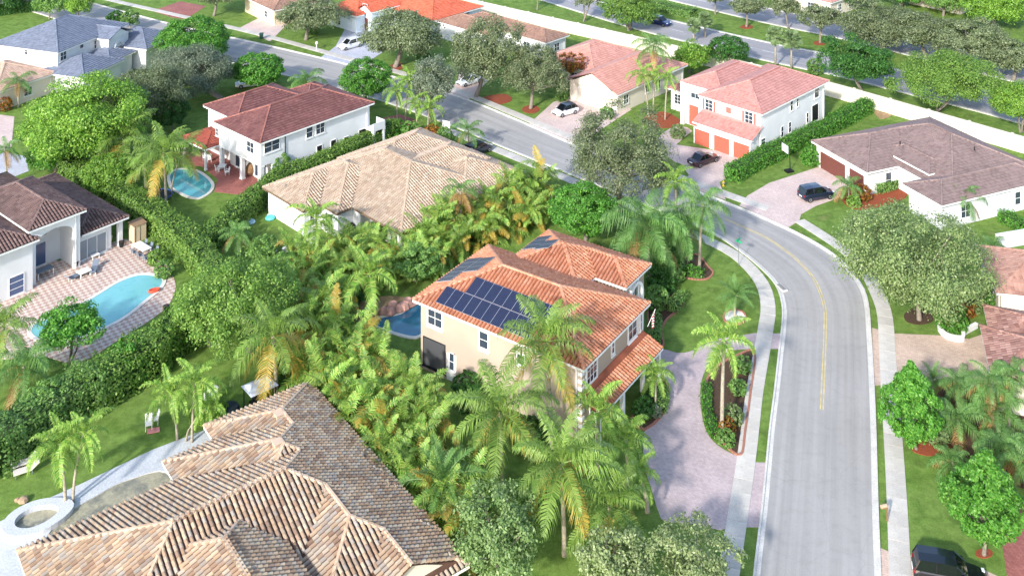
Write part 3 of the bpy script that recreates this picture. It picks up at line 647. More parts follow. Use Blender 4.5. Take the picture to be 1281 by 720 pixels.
T_orange = mat('tile_orange', ['#b07253', '#bb7f62', '#a5684a', '#c28b70', '#ad7558'], .8, island=True, nscale=.7, namt=.16)
T_tan_near = mat('tile_tan_mottled', ['#a58b70', '#b39a80', '#937762', '#ac9f8e', '#bba58a', '#866c59', '#9e968c', '#ae8f72'], .85, island=True, nscale=.4, namt=.2)
C_tan_near = mat('cap_tan', ['#c0a489', '#cbb198', '#b5987d'], .85, island=True, nscale=1, namt=.12)
T_tan = mat('tile_tan', ['#ad9985', '#baa793', '#a28d79', '#c0ae9b', '#aa907a'], .85, island=True, nscale=.5, namt=.14)
T_dred = mat('tile_dark_red', ['#744a46', '#7e544f', '#6b423f', '#865c56'], .8, island=True, nscale=.4, namt=.2)
T_brownl = mat('tile_brown_left', ['#6c5651', '#78615c', '#614c48', '#836d67'], .85, island=True, nscale=.5, namt=.18)
T_slate = mat('tile_slate_blue', ['#6f7686', '#7b8292', '#666d7d'], .8, island=True, nscale=.5, namt=.1)
T_redor = mat('tile_red_orange', ['#cf6a48', '#d8775a', '#c65f3e'], .8, island=True, nscale=.5, namt=.1)
T_pink = mat('tile_salmon', ['#c58f80', '#cf9b8d', '#bd8677'], .8, island=True, nscale=.5, namt=.08)
T_pinkw = mat('tile_rose', ['#b98379', '#c28e85', '#b07a70'], .8, island=True, nscale=.5, namt=.1)
T_mauve = mat('tile_mauve_brown', ['#84706b', '#8f7a75', '#7a6661'], .8, island=True, nscale=.4, namt=.12)
T_brownf = mat('tile_far_brown', ['#977566', '#a5836f', '#8a695b'], .85, island=True, nscale=.4, namt=.12)
M_garr = mat('garage_door_red', '#b9604c', .6); M_garb = mat('garage_door_brown', '#6d4038', .6); M_shut = mat('shutter_red', '#a8685c', .7)

# --- orange roofed two storey house with solar panels
F1 = Frame(730.7, 462.3, 6.4, 55.5)
h1 = House('two_storey_house', 'beige two storey house with orange tile roof and solar panels', F1,
    [Rect(0, 12, 0, 18.4, 6.4, .39), Rect(9.8, 18.1, 6.4, 15, 6.4, .39), Rect(12.9, 18.1, 3.0, 14, 6.4, .39), Rect(-.1, 11.4, -1.6, .55, 3.15, .42, 'sy0 nowall')],
    M_stucco_b, T_orange, 'barrel', .38, .42, .55, cap=mat('cap_orange', ['#bd8566', '#c79377', '#b27a5c'], .8, island=True), seed=3, deck=mat('pan_tile_orange', '#8f5038', .85, nscale=1.2))  # pan colour darkened for the shade between the barrels, plus staining
wx = .55
h1.window('-x', wx, (544.5, 397.5), 1.7, 1.5, surround=.14); h1.window('-x', wx, (605.5, 425), 1.0, 1.5, nx=1, surround=.14); h1.window('-x', wx, (652, 449), .8, .9, nx=1, surround=.12)
h1.window('-x', wx, (543.5, 443), 2.6, 2.6, nx=1, nz=1, glass=M_screen, nm='porch_screen', trim=M_dark); h1.door('-x', wx, (565, 455), 1.1, 2.4); h1.window('-x', wx + -.05, (565.5, 452), .6, 1.6, nx=1, nz=2)
h1.window('-y', .55, (791, 412), 1.6, 1.5, surround=.14); h1.window('-y', .55, (801, 403), .6, 1.6, nx=1, surround=.12); h1.window('-y', .55, (740, 464), 1.7, 1.7, nx=3, nz=3, surround=.16); h1.window('-y', .55, (766.5, 434), .5, 1.1, nx=1, surround=.1)
h1.window('-y', .55, (797, 476), 1.9, 1.5, nx=2, at=(6.4, 1.6)); h1.window('-y', .55, None, 1.9, 1.5, nx=2, at=(9.6, 1.6)); h1.window('-y', .55, None, 1.6, 1.4, nx=2, at=(2.6, 1.6))
for xx in (.2, 4.3, 8.0, 11.1): h1.post(xx, -1.25, 3.0, .34, M_trim)
MB().box(.2, 11.1, -1.3, -1.1, 2.75, 2.98).build('porch_beam', M_trim, h1.root)
h1.window('-y', 3.55, None, 1.5, 2.6, at=(15.5, 4.6), nx=2, nz=3, surround=.2)      # arched entrance glazing
def arch(house, face, c, t, z0, w, h, m, depth=.35):
    """wall panel frame with a round arched head, standing proud of the wall"""
    f = house.mk(face, c, t, z0); mb = MB(); n = 10; r = w / 2; o = []; i_ = []
    for k in range(n + 1):
        a = math.pi * k / n; i_.append((r * math.cos(a), h + r * math.sin(a))); o.append(((r + .3) * math.cos(a), h + (r + .3) * math.sin(a)))
    i_ = [(r, 0)] + i_ + [(-r, 0)]; o = [(r + .3, 0)] + o + [(-r - .3, 0)]
    k = len(i_); vs = [f(a, .002, u) for a, u in i_] + [f(a, .002, u) for a, u in o] + [f(a, depth, u) for a, u in i_] + [f(a, depth, u) for a, u in o]; fs = []
    for q in range(k - 1): fs += [(2 * k + q, 2 * k + q + 1, 3 * k + q + 1, 3 * k + q), (q, q + 1, 2 * k + q + 1, 2 * k + q), (k + q, k + q + 1, 3 * k + q + 1, 3 * k + q)]
    return mb.add(vs, fs).build('arch_surround', m, house.root)
arch(h1, '-y', 3.55, 15.5, .1, 2.2, 4.2, M_trim); h1.door('-y', 3.55, None, 1.9, 2.6, M_wood, at=(15.5, 0))
for zz in np.arange(.4, 6., .62): MB().box(.49, .9, .49, .9, zz, zz + .3).build('quoin', M_trim, h1.root)
# solar panels, each on the slope it lies on
M_cell = bpy.data.materials.new('solar_cells'); M_cell.use_nodes = True
def cellmat(m):
    nt = m.node_tree; N = nt.nodes; L = nt.links; b = N['Principled BSDF']; b.inputs['Roughness'].default_value = .35; b.inputs['Specular IOR Level'].default_value = .2
    t = N.new('ShaderNodeTexBrick'); t.offset = 0; t.inputs['Scale'].default_value = 1; t.inputs['Brick Width'].default_value = .163; t.inputs['Row Height'].default_value = .163; t.inputs['Mortar Size'].default_value = .007
    t.inputs['Color1'].default_value = (*lin('#11182f'), 1); t.inputs['Color2'].default_value = (*lin('#141c38'), 1); t.inputs['Mortar'].default_value = (*lin('#5d6580'), 1)
    tc = N.new('ShaderNodeTexCoord'); L.new(tc.outputs['Object'], t.inputs[0]); L.new(t.outputs[0], b.inputs['Base Color'])
cellmat(M_cell)
pan_f = MB(); pan_f.box(-.5, .5, -.93, .93, 0, .04); pan_me = pan_f.mesh('solar_panel', mat('panel_frame', '#c3c6cc', .4, metal=.5)); cell_me = MB().box(-.484, .484, -.914, .914, .04, .047).mesh('cells', M_cell)
def panels(house, org, along, up, n):
    """n panels side by side from a local point; along/up are unit vectors on the slope"""
    a, u = Vector(along).normalized(), Vector(up).normalized(); nn = a.cross(u); ax = a
    if nn.z < 0: nn = -nn; ax = -a
    M = Matrix((ax, u, nn)).transposed().to_euler()
    for i in range(n):
        p = Vector(org) + a * (1.02 * i) + nn * .17
        o = link('solar_panel', pan_me, house.root, p, M); link('cells', cell_me, o)
up = (1, 0, .39); L1 = lambda x, y: (x, y, 6.4 + .39 * x)
panels(h1, L1(1.32, 15.5), (0, -1, 0), up, 10); panels(h1, L1(3.1, 13.4), (0, -1, 0), up, 9)
upy = (0, -1, .39); L2 = lambda x, y, y1: (x, y, 6.4 + .39 * (y1 - y))
panels(h1, L2(3.6, 17.2, 18.4), (1, 0, 0), upy, 5); panels(h1, L2(5.4, 15.4, 18.4), (1, 0, 0), upy, 3)
panels(h1, L2(13.3, 13.9, 15), (1, 0, 0), upy, 3); panels(h1, L2(12.9, 12.2, 15), (1, 0, 0), upy, 2)
# --- tan mottled roof in the foreground
F2 = Frame(387, 477, 3.2, -53)
h2 = House('tile_roofed_house', 'nearest house, mottled tan clay tile roof at the bottom left', F2,
    [Rect(4.6, 20.6, -24.1, 0, 3.2, .4), Rect(2.1, 16, -13.3, 0, 3.2, .4), Rect(0, 14, -9.3, 0, 3.2, .4), Rect(8, 24.2, -11.8, 0, 3.2, .4), Rect(10, 23.7, -8.4, 0, 3.2, .4, 'gx1'), Rect(12, 24, -18, -9.9, 4.75, .4)],
    M_stucco_c, T_tan_near, 'barrel', .37, .42, .55, cap=C_tan_near, seed=7, deck=mat('pan_tile_brown', '#5d4335', .9, nscale=1.2))  # dark brown pans: stain and the barrels' channel shadow, both in the colour
h2.vent((454, 572), (0, .4, 1, 3.2)); h2.vent((412, 586), (0, .4, 1, 3.2)); h2.vent((349, 520), (0, -.4, 1, 3.2 + .4 * 9.3), k=1, m=C_tan_near); h2.vent((347, 556), (0, -.4, 1, 3.2 + .4 * 13.3), k=1, m=C_tan_near)
# --- light tan roof behind the palms
F3 = Frame(378.9, 263.9, 3.2, 45)
h3 = House('tile_roofed_house', 'single storey white house with light tan tile roof behind the palm row', F3,
    [Rect(4.6, 20.6, -12.2, 8.7, 3.2, .4), Rect(2.4, 14, -3.3, 8.7, 3.2, .4), Rect(0, 12, 0, 8.7, 3.2, .4), Rect(10, 23.5, -6.8, .6, 4.3, .42), Rect(11, 25, -1.8, 8.7, 3.4, .42), Rect(14, 25.5, -12.2, -1, 3.2, .4)],
    M_stucco_w, T_tan, 'barrel', .36, .42, .5, opens=((4.9, 6.6, -11.6, -3.9),), cap=mat('cap_tan_pale', ['#ad967f', '#bca68f'], .85, island=True), deck=mat('pan_tile_tan', '#80664f', .9, nscale=1.2), fascia=mat('fascia_brown', '#6d5a49', .7), seed=9)  # deck darker than the tiles: dirt and channel shade mixed into its colour
h3.window('-x', 2.9, (409, 281), .6, 1.5, nx=1, glass=M_glass); h3.window('-x', 6.6, None, 2.6, 2.1, at=(-6.2, 1.15), nx=3, nz=1); h3.window('-x', 2.9, (412, 276), 1.5, 1.8, at=None, nx=3)
h3.window('-y', .5, None, .7, 1.6, at=(1.6, 1.6), nx=1); h3.post(5.1, -11.4, 3.2); h3.post(5.1, -4.2, 3.2)
h3.vent((357, 234), (-.4, 0, 1, 3.2))
# --- dark red roof
F4 = Frame(325, 179.5, 6.2, 48)
h4 = House('two_storey_house', 'white two storey house with dark red tile roof beside the teal pool', F4,
    [Rect(0, 19, 0, 10.6, 6.2, .4), Rect(2.3, 14, 8.8, 17, 6.2, .4), Rect(14, 20, 9, 15, 5.4, .4)], M_stucco_w, T_dred, 'flat', .34, .42, .5, opens=((.5, 2.2, .5, 10.1),), cap=mat('cap_dred', ['#99665b', '#8b574d'], .8, island=True), seed=11)
MB().box(.5, 2.2, .5, 10.1, 2.9, 6.28).build('upper_wall', M_stucco_w, h4.root)
for yy in (.75, 5.0, 9.8): h4.post(.75, yy, 2.9, .5)
for px, w, h in (((313.5, 184), 1.6, 1.4), ((272, 165), .7, 1.0)): h4.window('-x', .5, px, w, h)
for px, w, h, k in (((340, 182), 2.4, 1.5, 2), ((387, 165), 1.1, 1.5, 1), ((400.5, 160), 1.5, 1.5, 2)): h4.window('-y', .5, px, w, h, nx=k)
for px in ((399.5, 188), (417, 181), (433, 177)): h4.window('-y', .5, px, 1.0, 1.4, nx=1, nz=1, glass=M_dark)
h4.window('-y', .5, (454, 168), 1.6, 1.6, nx=1, nz=1, glass=M_dark)
for yy in (3., 7.5): h4.window('-x', 2.2, None, 2.6, 2.2, at=(yy, 1.3), nx=2, nz=1)
MB().tube([(4.2, .42, 0), (4.2, .42, 6.0)], .06, 8).build('downpipe', M_dark, h4.root)
for i, (x, y) in enumerate(((17.8, -1.2), (19.6, -1.2), (19.6, .4))): h4.post(x, y, 2.8, .3)
MB().box(17.6, 19.8, -1.4, .45, 2.8, 3.0).box(17.6, 19.8, -1.4, -1.3, 3.0, 3.9).box(19.7, 19.8, -1.4, .45, 3.0, 3.9).build('balcony', M_stucco_w, h4.root)
F4b = Frame(256, 187, 3, 48)
h4b = House('patio_pavilion', 'open patio pavilion with bright red tile roof by the brick patio', F4b, [Rect(0, 5.2, 0, 6.2, 3, .35, 'nowall')], M_stucco_w, mat('tile_bright_red', ['#93493a', '#9e5444', '#863f32'], .8, island=True), 'low', .34, .42, .4, cat='pavilion', wall_h=0)
for x in (.4, 4.8):
    for y in (.4, 5.8): h4b.post(x, y, 2.95, .25)
# --- brown roofed house by the turquoise pool
F5 = Frame(161.5, 270.6, 3.2, 50)
h5 = House('single_storey_house', 'white house with brown tile roof and tall arched porch by the turquoise pool', F5,
    [Rect(-11.9, -5.5, -.8, 12, 6.2, .4), Rect(-24, -11.0, -1.4, 12, 5.3, .4), Rect(-12, 0, 3.3, 17.5, 3.2, .4), Rect(-6.1, 0, 0, 9, 3.2, .4), Rect(-16, -4, 8, 22, 3.4, .4)], M_stucco_w, T_brownl, 'barrel', .36, .42, .5,
    opens=((-11.0, -6.6, -.3, 3.0), (-1.9, -.5, .5, 4.5)), seed=13, deck=mat('pan_tile_dark', '#4d3833', .9, nscale=1.2))  # pans carry painted channel shade along with their staining
MB().box(-11.3, -6.05, .04, 2.97, 5.55, 5.7).build('porch_ceiling', M_stucco_w, h5.root); MB().box(-2.2, -.55, .6, 4.45, 3.05, 3.12).build('porch_ceiling', M_stucco_w, h5.root)
def arch_wall(house, x0, x1, y, z1, a0, a1, h, m, t=.35):
    """wall in the plane y with one segmental arched opening a0..a1"""
    n = 12; mb = MB(); cx = (a0 + a1) / 2; r = (a1 - a0) / 2; pts = [(cx - r * math.cos(math.pi * k / n), h + .55 * r * math.sin(math.pi * k / n)) for k in range(n + 1)]
    out = [(x0, 0), (x0, z1), (x1, z1), (x1, 0), (a1, 0)] + pts[::-1] + [(a0, 0)]
    top = [(x0 + (x1 - x0) * k / n, z1) for k in range(n + 1)]
    for yy in (y, y + t):
        mb.add([(x0, yy, 0), (a0, yy, 0), (a0, yy, h), (x0, yy, h)], [(0, 1, 2, 3)]).add([(a1, yy, 0), (x1, yy, 0), (x1, yy, h), (a1, yy, h)], [(0, 1, 2, 3)])
        low = [(x0, h)] + pts[1:-1] + [(x1, h)]; low = [(x0, h), (a0, h)] + pts[1:-1] + [(a1, h), (x1, h)]; tp = [(p[0], z1) for p in low]
        k = len(low); mb.add([(p[0], yy, p[1]) for p in low] + [(p[0], yy, p[1]) for p in tp], [(i, i + 1, k + i + 1, k + i) for i in range(k - 1)])
    inn = [(a0, 0)] + pts + [(a1, 0)]; k = len(inn); mb.add([(p[0], y, p[1]) for p in inn] + [(p[0], y + t, p[1]) for p in inn], [(i, i + 1, k + i + 1, k + i) for i in range(k - 1)])
    for xx in (x0, x1): mb.add([(xx, y, 0), (xx, y + t, 0), (xx, y + t, z1), (xx, y, z1)], [(0, 1, 2, 3)])
    return mb.build('arched_wall', m, house.root)
arch_wall(h5, -11.4, -6.0, -.32, 6.28, -10.9, -6.7, 4.1, M_stucco_w)
M_blind = mat('blue_grey_glass', '#4a5d80', .15, spec=.7)
h5.window('-y', 3.0, None, 2.6, 2.5, at=(-9.5, 1.4), nx=2, nz=1, glass=M_blind); h5.window('-y', 3.0, None, 2.6, .7, at=(-9.5, 3.7), nx=2, nz=1, glass=M_blind)
h5.window('-y', .5, None, 3.4, 2.2, at=(-4.2, 1.25), nx=3, nz=1, glass=mat('grey_glass', '#7f8a92', .15, spec=.7)); h5.window('-y', -.9, None, 1.6, 2.0, at=(-13.2, 1.2), nx=1, nz=3, glass=M_blind)
h5.post(-.75, .75, 3.2, .5); h5.post(-2.1, .75, 3.2, .4)
# --- slate blue roof, top left
F6 = Frame(72.5, 66.3, 6.2, 71)
h6 = House('two_storey_house', 'white two storey house with slate blue roof at the top left', F6,
    [Rect(0, 17, 0, 14, 6.2, .4), Rect(-1.2, 8.5, -6.2, 3, 3.2, .4), Rect(6, 12.5, -5.2, 2, 3.3, .4), Rect(12.4, 22, -7.4, 3, 3.8, .4), Rect(8.8, 14.8, -2.6, 6, 6.0, .4, 'gy0')], M_stucco_w, T_slate, 'flat', .34, .42, .5, seed=15)
h6.window('-x', .5, (33, 65), .7, .9, nx=1); h6.window('-x', .5, (10, 90), .8, 1.6, nx=1); h6.window('-x', .5, (41, 93), 2.0, 2.0, nx=2)
h6.window('-y', .5, (79, 70), 1.4, 1.4); h6.window('-y', .5, (102, 58), .9, .7, nx=1, nz=1); h6.window('-y', .5, (121, 55), 1.4, 1.4)
h6.window('-y', -2.1, None, 1.9, 3.6, at=(11.8, 2.3), nx=1, nz=1, glass=mat('shaded_entry', '#a89a8a', .8), nm='entry_recess'); arch(h6, '-y', -2.1, 11.8, .1, 2.0, 3.6, M_stucco_w, .3)
# --- red orange roof, top centre
F7 = Frame(540, 27, 3.4, 47)
h7 = House('single_storey_house', 'white house with bright red orange roof at the top centre', F7,
    [Rect(0, 14, 0, 18, 3.4, .36), Rect(-7.6, 6, 13, 22.5, 3.4, .4), Rect(-5.5, 4, 11, 15.5, 4.1, .45, 'gx0')], mat('stucco_pale_blue', '#d3dde4', .9, nscale=.4, namt=.05), T_redor, 'flat', .34, .42, .5, seed=17)
for px in ((557, 25), (572, 22), (584, 18)): h7.window('-y', .5, px, 1.3, 1.4)
h7.window('-x', -7.1, (423, 25), 1.6, 1.8); h7.window('-x', -5.2, None, 1.4, .8, at=(13.2, 4.9), nx=2, nz=1); h7.door('-x', -5.0, None, 1.2, 2.4, M_garb, at=(13.2, 0))
# --- brown roof between the oaks
F8 = Frame(683, 54, 3.2, 47)
h8 = House('single_storey_house', 'low house with dull brown roof half hidden behind the oaks', F8, [Rect(0, 6.5, 0, 22, 3.2, .36), Rect(-4, 3, 10, 24, 3.2, .36)], M_stucco_w, T_brownf, 'flat', .34, .42, .5, seed=19)
h8.garage('-x', -3.5, None, 4.6, 2.3, M_trim, at=(17, 1)); h8.window('-x', .5, None, 1.6, 1.4, at=(5, 1.6)); h8.window('-y', .5, None, 1.4, 1.4, at=(3.5, 1.6))
# --- salmon roof with the hatchback
F9 = Frame(773, 119, 3.2, 47)
h9 = House('single_storey_house', 'cream single storey house with salmon roof behind the white hatchback', F9, [Rect(0, 19, 0, 10.4, 3.2, .4, 'gx0'), Rect(5, 19, 8.5, 20, 3.2, .4)], M_stucco_c, T_pink, 'flat', .34, .42, .5, seed=21)
h9.garage('-x', .5, None, 4.9, 2.3, mat('garage_cream', '#e2d3c4', .6), at=(5.6, 1)); 
for px in ((783, 124), (810, 110), (823, 106)): h9.window('-y', .5, px, 1.3, 1.4)
h9.window('-x', 5.5, None, 1.5, 1.6, at=(13, 1.5))
# --- rose roof two storey with red garage doors
F10 = Frame(953.3, 143.3, 6.2, 45)
h10 = House('two_storey_house', 'white two storey house with rose roof and three red garage doors', F10,
    [Rect(0, 18.7, 0, 10.5, 6.2, .4), Rect(2.8, 16.5, 8.2, 15.6, 6.2, .4), Rect(-2.3, .6, .2, 9.9, 3.2, .42, 'sx0'), Rect(6, 13, 13, 20.5, 3.3, .4)], M_stucco_w, T_pinkw, 'flat', .34, .42, .5, seed=23)
for px in ((878.5, 173), (903, 178.5), (927.5, 185)): h10.garage('-x', -1.8, px, 2.5, 2.15, M_garr)
for px in ((887, 132), (937, 147)):
    h10.window('-x', .5, px, 1.3, 1.7, nx=2, nz=3)
    t, z = h10.pos('-x', .5, px); f = h10.mk('-x', .5, t, z)
    for s_ in (-1, 1): h10.bx(f, s_ * .78, s_ * 1.08, .003, .05, -.85, .85).build('shutter', M_shut, h10.root)
t, z = h10.pos('-x', .5, (911.5, 138)); h10.bx(h10.mk('-x', .5, t, z), -.4, .4, .003, .05, -.4, .4).build('wall_panel', M_shut, h10.root)
h10.window('-x', 3.3, (870, 120), 1.6, .8, nz=1, nx=2, glass=M_glass); h10.door('-x', 3.3, (868, 136), 1.6, 2.9, M_garr); h10.window('-x', 6.5, (848, 124), 1.2, 1.5, nx=2, nz=3)
for yy in (11.3, 15.2): h10.post(2.95, yy, 6.25, .55)
for px, w, h in (((990, 131), .8, 1.7), ((997.3, 127), .6, 1.5), ((1021.5, 114.5), 1.4, 1.8)): h10.window('-y', .5, px, w, h, nx=1)
for px, w, h in (((978.5, 164.5), .8, 1.5), ((988, 159), .8, 1.5), ((1010, 147), .7, 1.5), ((954.5, 177), 1.2, .9)): h10.window('-y', .5, px, w, h, nx=1)
h10.window('-y', .5, (1019.5, 141), 2.0, 2.5, nx=1, nz=1, glass=M_dark)
# --- mauve brown roof on the right
F11 = Frame(1084.7, 215.8, 3.2, 23)
h11 = House('single_storey_house', 'white single storey house with mauve brown roof and brown garage doors', F11,
    [Rect(0, 18, 0, 10.7, 3.2, .4), Rect(5, 21, -9, 10.7, 3.2, .4), Rect(1.8, 20, -10.4, -4.2, 3.2, .4), Rect(5.6, 10, -4.6, 4, 3.9, .4)], M_stucco_w, T_mauve, 'flat', .34, .42, .5, seed=25)
h11.garage('-x', .5, (1042, 206), 4.9, 2.25, M_garb, cols=6); h11.garage('-x', .5, (1072, 222), 2.7, 2.25, M_garb, cols=3)
h11.window('-y', -9.9, None, 1.0, 1.6, at=(14.5, 1.6), nx=1); h11.window('-y', -9.9, None, 1.5, 1.6, at=(6, 1.6)); h11.window('-y', .5, None, 1.0, 2.0, at=(3.9, 1.4), nx=1)
for px in ((1126, 180), (1219, 187)): h11.vent(px, (0, 0, 1, 6.0), m=M_black)
# --- houses cut by the right edge
F12 = Frame(1226, 407, 3.2, -18)
h12 = House('single_storey_house', 'house with weathered mauve tile roof cut by the right edge, nearest the drive', F12, [Rect(0, 14, -8, 0, 3.2, .4), Rect(.7, 14, -3, 3.8, 3.2, .4)], M_stucco_c, mat('tile_weathered_mauve', ['#a27b6e', '#b08a7c', '#8e665b', '#9a7468', '#7b564d'], .85, island=True, nscale=.6, namt=.2), 'low', .36, .45, .5, seed=27)
h12.window('-y', -7.5, None, 1.6, 1.3, at=(5.2, 1.6)); h12.window('-x', .5, None, 1.4, 1.3, at=(-4, 1.6))
F13 = Frame(1247, 366, 3.2, -12)
h13 = House('single_storey_house', 'cream house corner with pinkish brown roof below the right hand white wall', F13, [Rect(0, 14, 0, 9.5, 3.2, .45)], M_stucco_c, mat('tile_pink_brown', ['#a87f70', '#b58e7e', '#997062'], .85, island=True, nscale=.5, namt=.15), 'low', .36, .45, .5, seed=29)
h13.window('-y', .5, None, 1.4, 1.2, at=(4.5, 1.7)); h13.window('-x', .5, None, 1.0, 1.2, at=(4, 1.7))
# --- bits of far houses at the edges
F14 = Frame(345, 13, 3.2, 40)
h14 = House('single_storey_house', 'beige house corner at the top edge behind the lawn oak', F14, [Rect(-.5, 12, 0, 14, 3.2, .4)], mat('stucco_tan', '#d8c4a8', .9), T_brownf, 'flat', .34, .42, .5, seed=31)
h14.window('-y', .5, None, 1.4, 1.3, at=(4, 1.6)); h14.window('-x', 0, None, 1.4, 1.3, at=(4, 1.6))
F15 = Frame(8, 112, 3.2, 60)
h15 = House('single_storey_house', 'cream house with pale tan roof cut by the left edge', F15, [Rect(-2, 9, 0, 12, 3.2, .4)], M_stucco_c, mat('tile_pale_tan', ['#b99a86', '#c4a894', '#ab8b78'], .85, island=True), 'low', .34, .42, .5, seed=33)
h15.window('-y', .5, None, 1.4, 1.3, at=(4, 1.6)); h15.window('-x', -1.5, None, 1.4, 1.3, at=(4, 1.6))
F16 = Frame(1040, 4, 3.2, 42)
h16 = House('single_storey_house', 'cream house with pinkish roof beyond the avenue at the top edge', F16, [Rect(0, 12, 0, 12, 3.2, .4)], M_stucco_c, T_pink, 'flat', .34, .42, .5, seed=35)
h16.window('-y', .5, None, 1.4, 1.3, at=(4, 1.6)); h16.window('-x', .5, None, 1.4, 1.3, at=(5, 1.6)); h16.window('-y', .5, None, 1.4, 1.3, at=(8, 1.6))
F17 = Frame(1203, 0, 3.2, 42)
h17 = House('single_storey_house', 'cream house with salmon roof behind the trees at the top right', F17, [Rect(0, 12, 0, 12, 3.2, .4)], M_stucco_c, T_pink, 'flat', .34, .42, .5, seed=37)
h17.window('-y', .5, None, 1.4, 1.3, at=(4, 1.6)); h17.window('-x', .5, None, 1.4, 1.3, at=(5, 1.6))
# ================================================================== VEGETATION
def leaf_quads(c, nrm, size, rng, aspect=.6):
    """one small bent-looking quad per centre, facing roughly along nrm"""
    n = len(c); r = rng.normal(size=(n, 3)); a = np.cross(nrm, r); a /= np.linalg.norm(a, axis=1, keepdims=True) + 1e-9; b = np.cross(nrm, a)
    s = (size * rng.uniform(.6, 1.3, n))[:, None]; a = a * s; b = b * s * aspect
    v = np.stack([c - a, c - b * .9 + a * .1, c + a, c + b * .9 + a * .1], 1); v[:, 2] -= nrm * s * .25; v[:, 0] -= nrm * s * .15
    return v.reshape(-1, 3)
def norm(v): return v / (np.linalg.norm(v, axis=-1, keepdims=True) + 1e-9)
def crown_np(kind, a, c, seed, leaf, dens, low=-.45):
    """leaf cloud of a crown with half width a and half height c, centred at 0"""
    rng = np.random.default_rng(seed)
    prof = {'round': (.21, .82, 1.0), 'oak': (.24, .72, .8), 'broad': (.26, .74, .9), 'cone': (.17, .85, 1.0), 'loose': (.22, .68, .7)}[kind]
    cr, rad, keep = prof
    area = 4 * math.pi * ((a * a * 2 + a * c * 4) / 6); K = int({'round': 120, 'oak': 95, 'broad': 100, 'cone': 190, 'loose': 90}[kind] * (1 if a > 3 else .6))
    i = np.arange(K) + .5; ph = np.arccos(1 - 2 * i / K); th = math.pi * (1 + 5 ** .5) * i + rng.uniform(0, 6)
    d = np.stack([np.cos(th) * np.sin(ph), np.sin(th) * np.sin(ph), np.cos(ph)], 1) + rng.normal(size=(K, 3)) * .12; d = norm(d)
    # uneven outline: a few low frequency lobes
    lob = norm(rng.normal(size=(7, 3))); amp = rng.uniform(-.32, .32, 7) if kind not in ('round', 'cone') else rng.uniform(-.1, .1, 7)
    f = 1 + (amp * np.clip(d @ lob.T, 0, 1) ** 2).sum(1)
    rr = rad * f * rng.uniform(.86, 1.1, K) if kind in ('round', 'cone') else rad * f * rng.uniform(.62, 1.2, K)
    cen = d * rr[:, None]
    ok = (rng.random(K) < keep) & (cen[:, 2] > (-.62 if kind == 'round' else -2 if kind == 'cone' else low)); cen = cen[ok]; d = d[ok]
    if kind == 'cone':
        zz = (cen[:, 2] + 1) / 2; w = np.where(zz > .4, 1.2 - 1.12 * ((zz - .4) / .6), .5 + .66 * zz / .4); cen[:, :2] *= w[:, None]
    n = int(area * dens * keep); ci = rng.integers(0, len(cen), n)
    ld = norm(rng.normal(size=(n, 3))); out = d[ci]; ld = norm(ld + out * .7 + np.array([0, 0, .35]))
    r = cr * rng.uniform(.55, 1.12, n) * rng.uniform(.75, 1.2, len(cen))[ci]
    if kind in ('oak', 'loose'): r = r * rng.uniform(.7, 1.35, n)
    p = cen[ci] + ld * r[:, None]; q = int(n * .16); inner = norm(rng.normal(size=(q, 3))) * rng.uniform(.15, .6, q)[:, None]; inner[:, 2] = np.abs(inner[:, 2]) * .9 - .2
    p = np.concatenate([p, inner]); nr = norm(np.concatenate([ld, norm(inner)]) * .75 + np.array([0, 0, .35]) + rng.normal(size=(n + q, 3)) * .45)
    p = p * np.array([a, a, c]); return leaf_quads(p, nr, leaf, rng), cen * np.array([a, a, c])
TREES = {}
def tree(label, kind, base, box, m, name='tree', cat='tree', group=None, leaf=.13, dens=84, seed=0, trunk_r=None, mtrunk=None, ntrunk=1, low=-.45):
    """base: pixel of the trunk foot, box: pixel box of the crown"""
    p = P(*base); Y = p.y; sc = FPX / Y; x0, y0, x1, y1 = box; a = (x1 - x0) / 2 / sc
    zc = zat(Y, (y0 + y1) / 2); E = (y1 - y0) / 2 / sc; t = (CAMH - zc) / Y; c2 = E * E - (a * t) ** 2; c = min(max(math.sqrt(max(c2, 0)), .55 * a), 1.7 * a)
    cx = ((x0 + x1) / 2 - 640.5) / sc - p.x
    if zc - c < .35: zc = c + .35
    if Y > 165: leaf *= 1.35; dens *= .62
    seed = seed or (sum(ord(ch) * (i + 3) for i, ch in enumerate(label)) % 99991)
    v, cen = crown_np(kind, a * .93, c * .96, seed, leaf, dens, low); rng = random.Random(seed)
    root = empty(name, (p.x, p.y, 0), 0); tag(root, label, cat, group)
    cr = link('crown', np_mesh('crown', v, 4, m), root, (cx, 0, zc))
    tb = MB(); tr = trunk_r or max(.1, a * .055); top = Vector((cx * .7, 0, zc - c * .55)); cen = sorted(cen.tolist(), key=lambda q: rng.random())[:18 if a > 2.5 else 7]
    for k in range(ntrunk):
        o = Vector((rng.uniform(-.3, .3) * (ntrunk > 1), rng.uniform(-.3, .3) * (ntrunk > 1), -.1)); t2 = top + Vector((rng.uniform(-1, 1), rng.uniform(-1, 1), 0)) * (a * .25 if ntrunk > 1 else .1)
        mid = (o + t2) / 2 + Vector((rng.uniform(-.15, .15), rng.uniform(-.15, .15), 0)); tb.tube([o, o + Vector((0, 0, .3)), mid, t2], [tr * 1.35, tr, tr * .85, tr * .7], 8)
    for q in cen:
        e = Vector(q) * .92 + Vector((cx, 0, zc)); st = top if q[2] > -c * .2 else top.lerp(Vector((0, 0, 0)), .08); md = st.lerp(e, .5) + Vector((0, 0, .1 * a * rng.uniform(-.5, .6)))
        tb.tube([st, md, e], [tr * .5, tr * .3, tr * .1], 5, cap=False)
    tb.build('trunk', mtrunk or M_trunk, root, smooth=True); return root
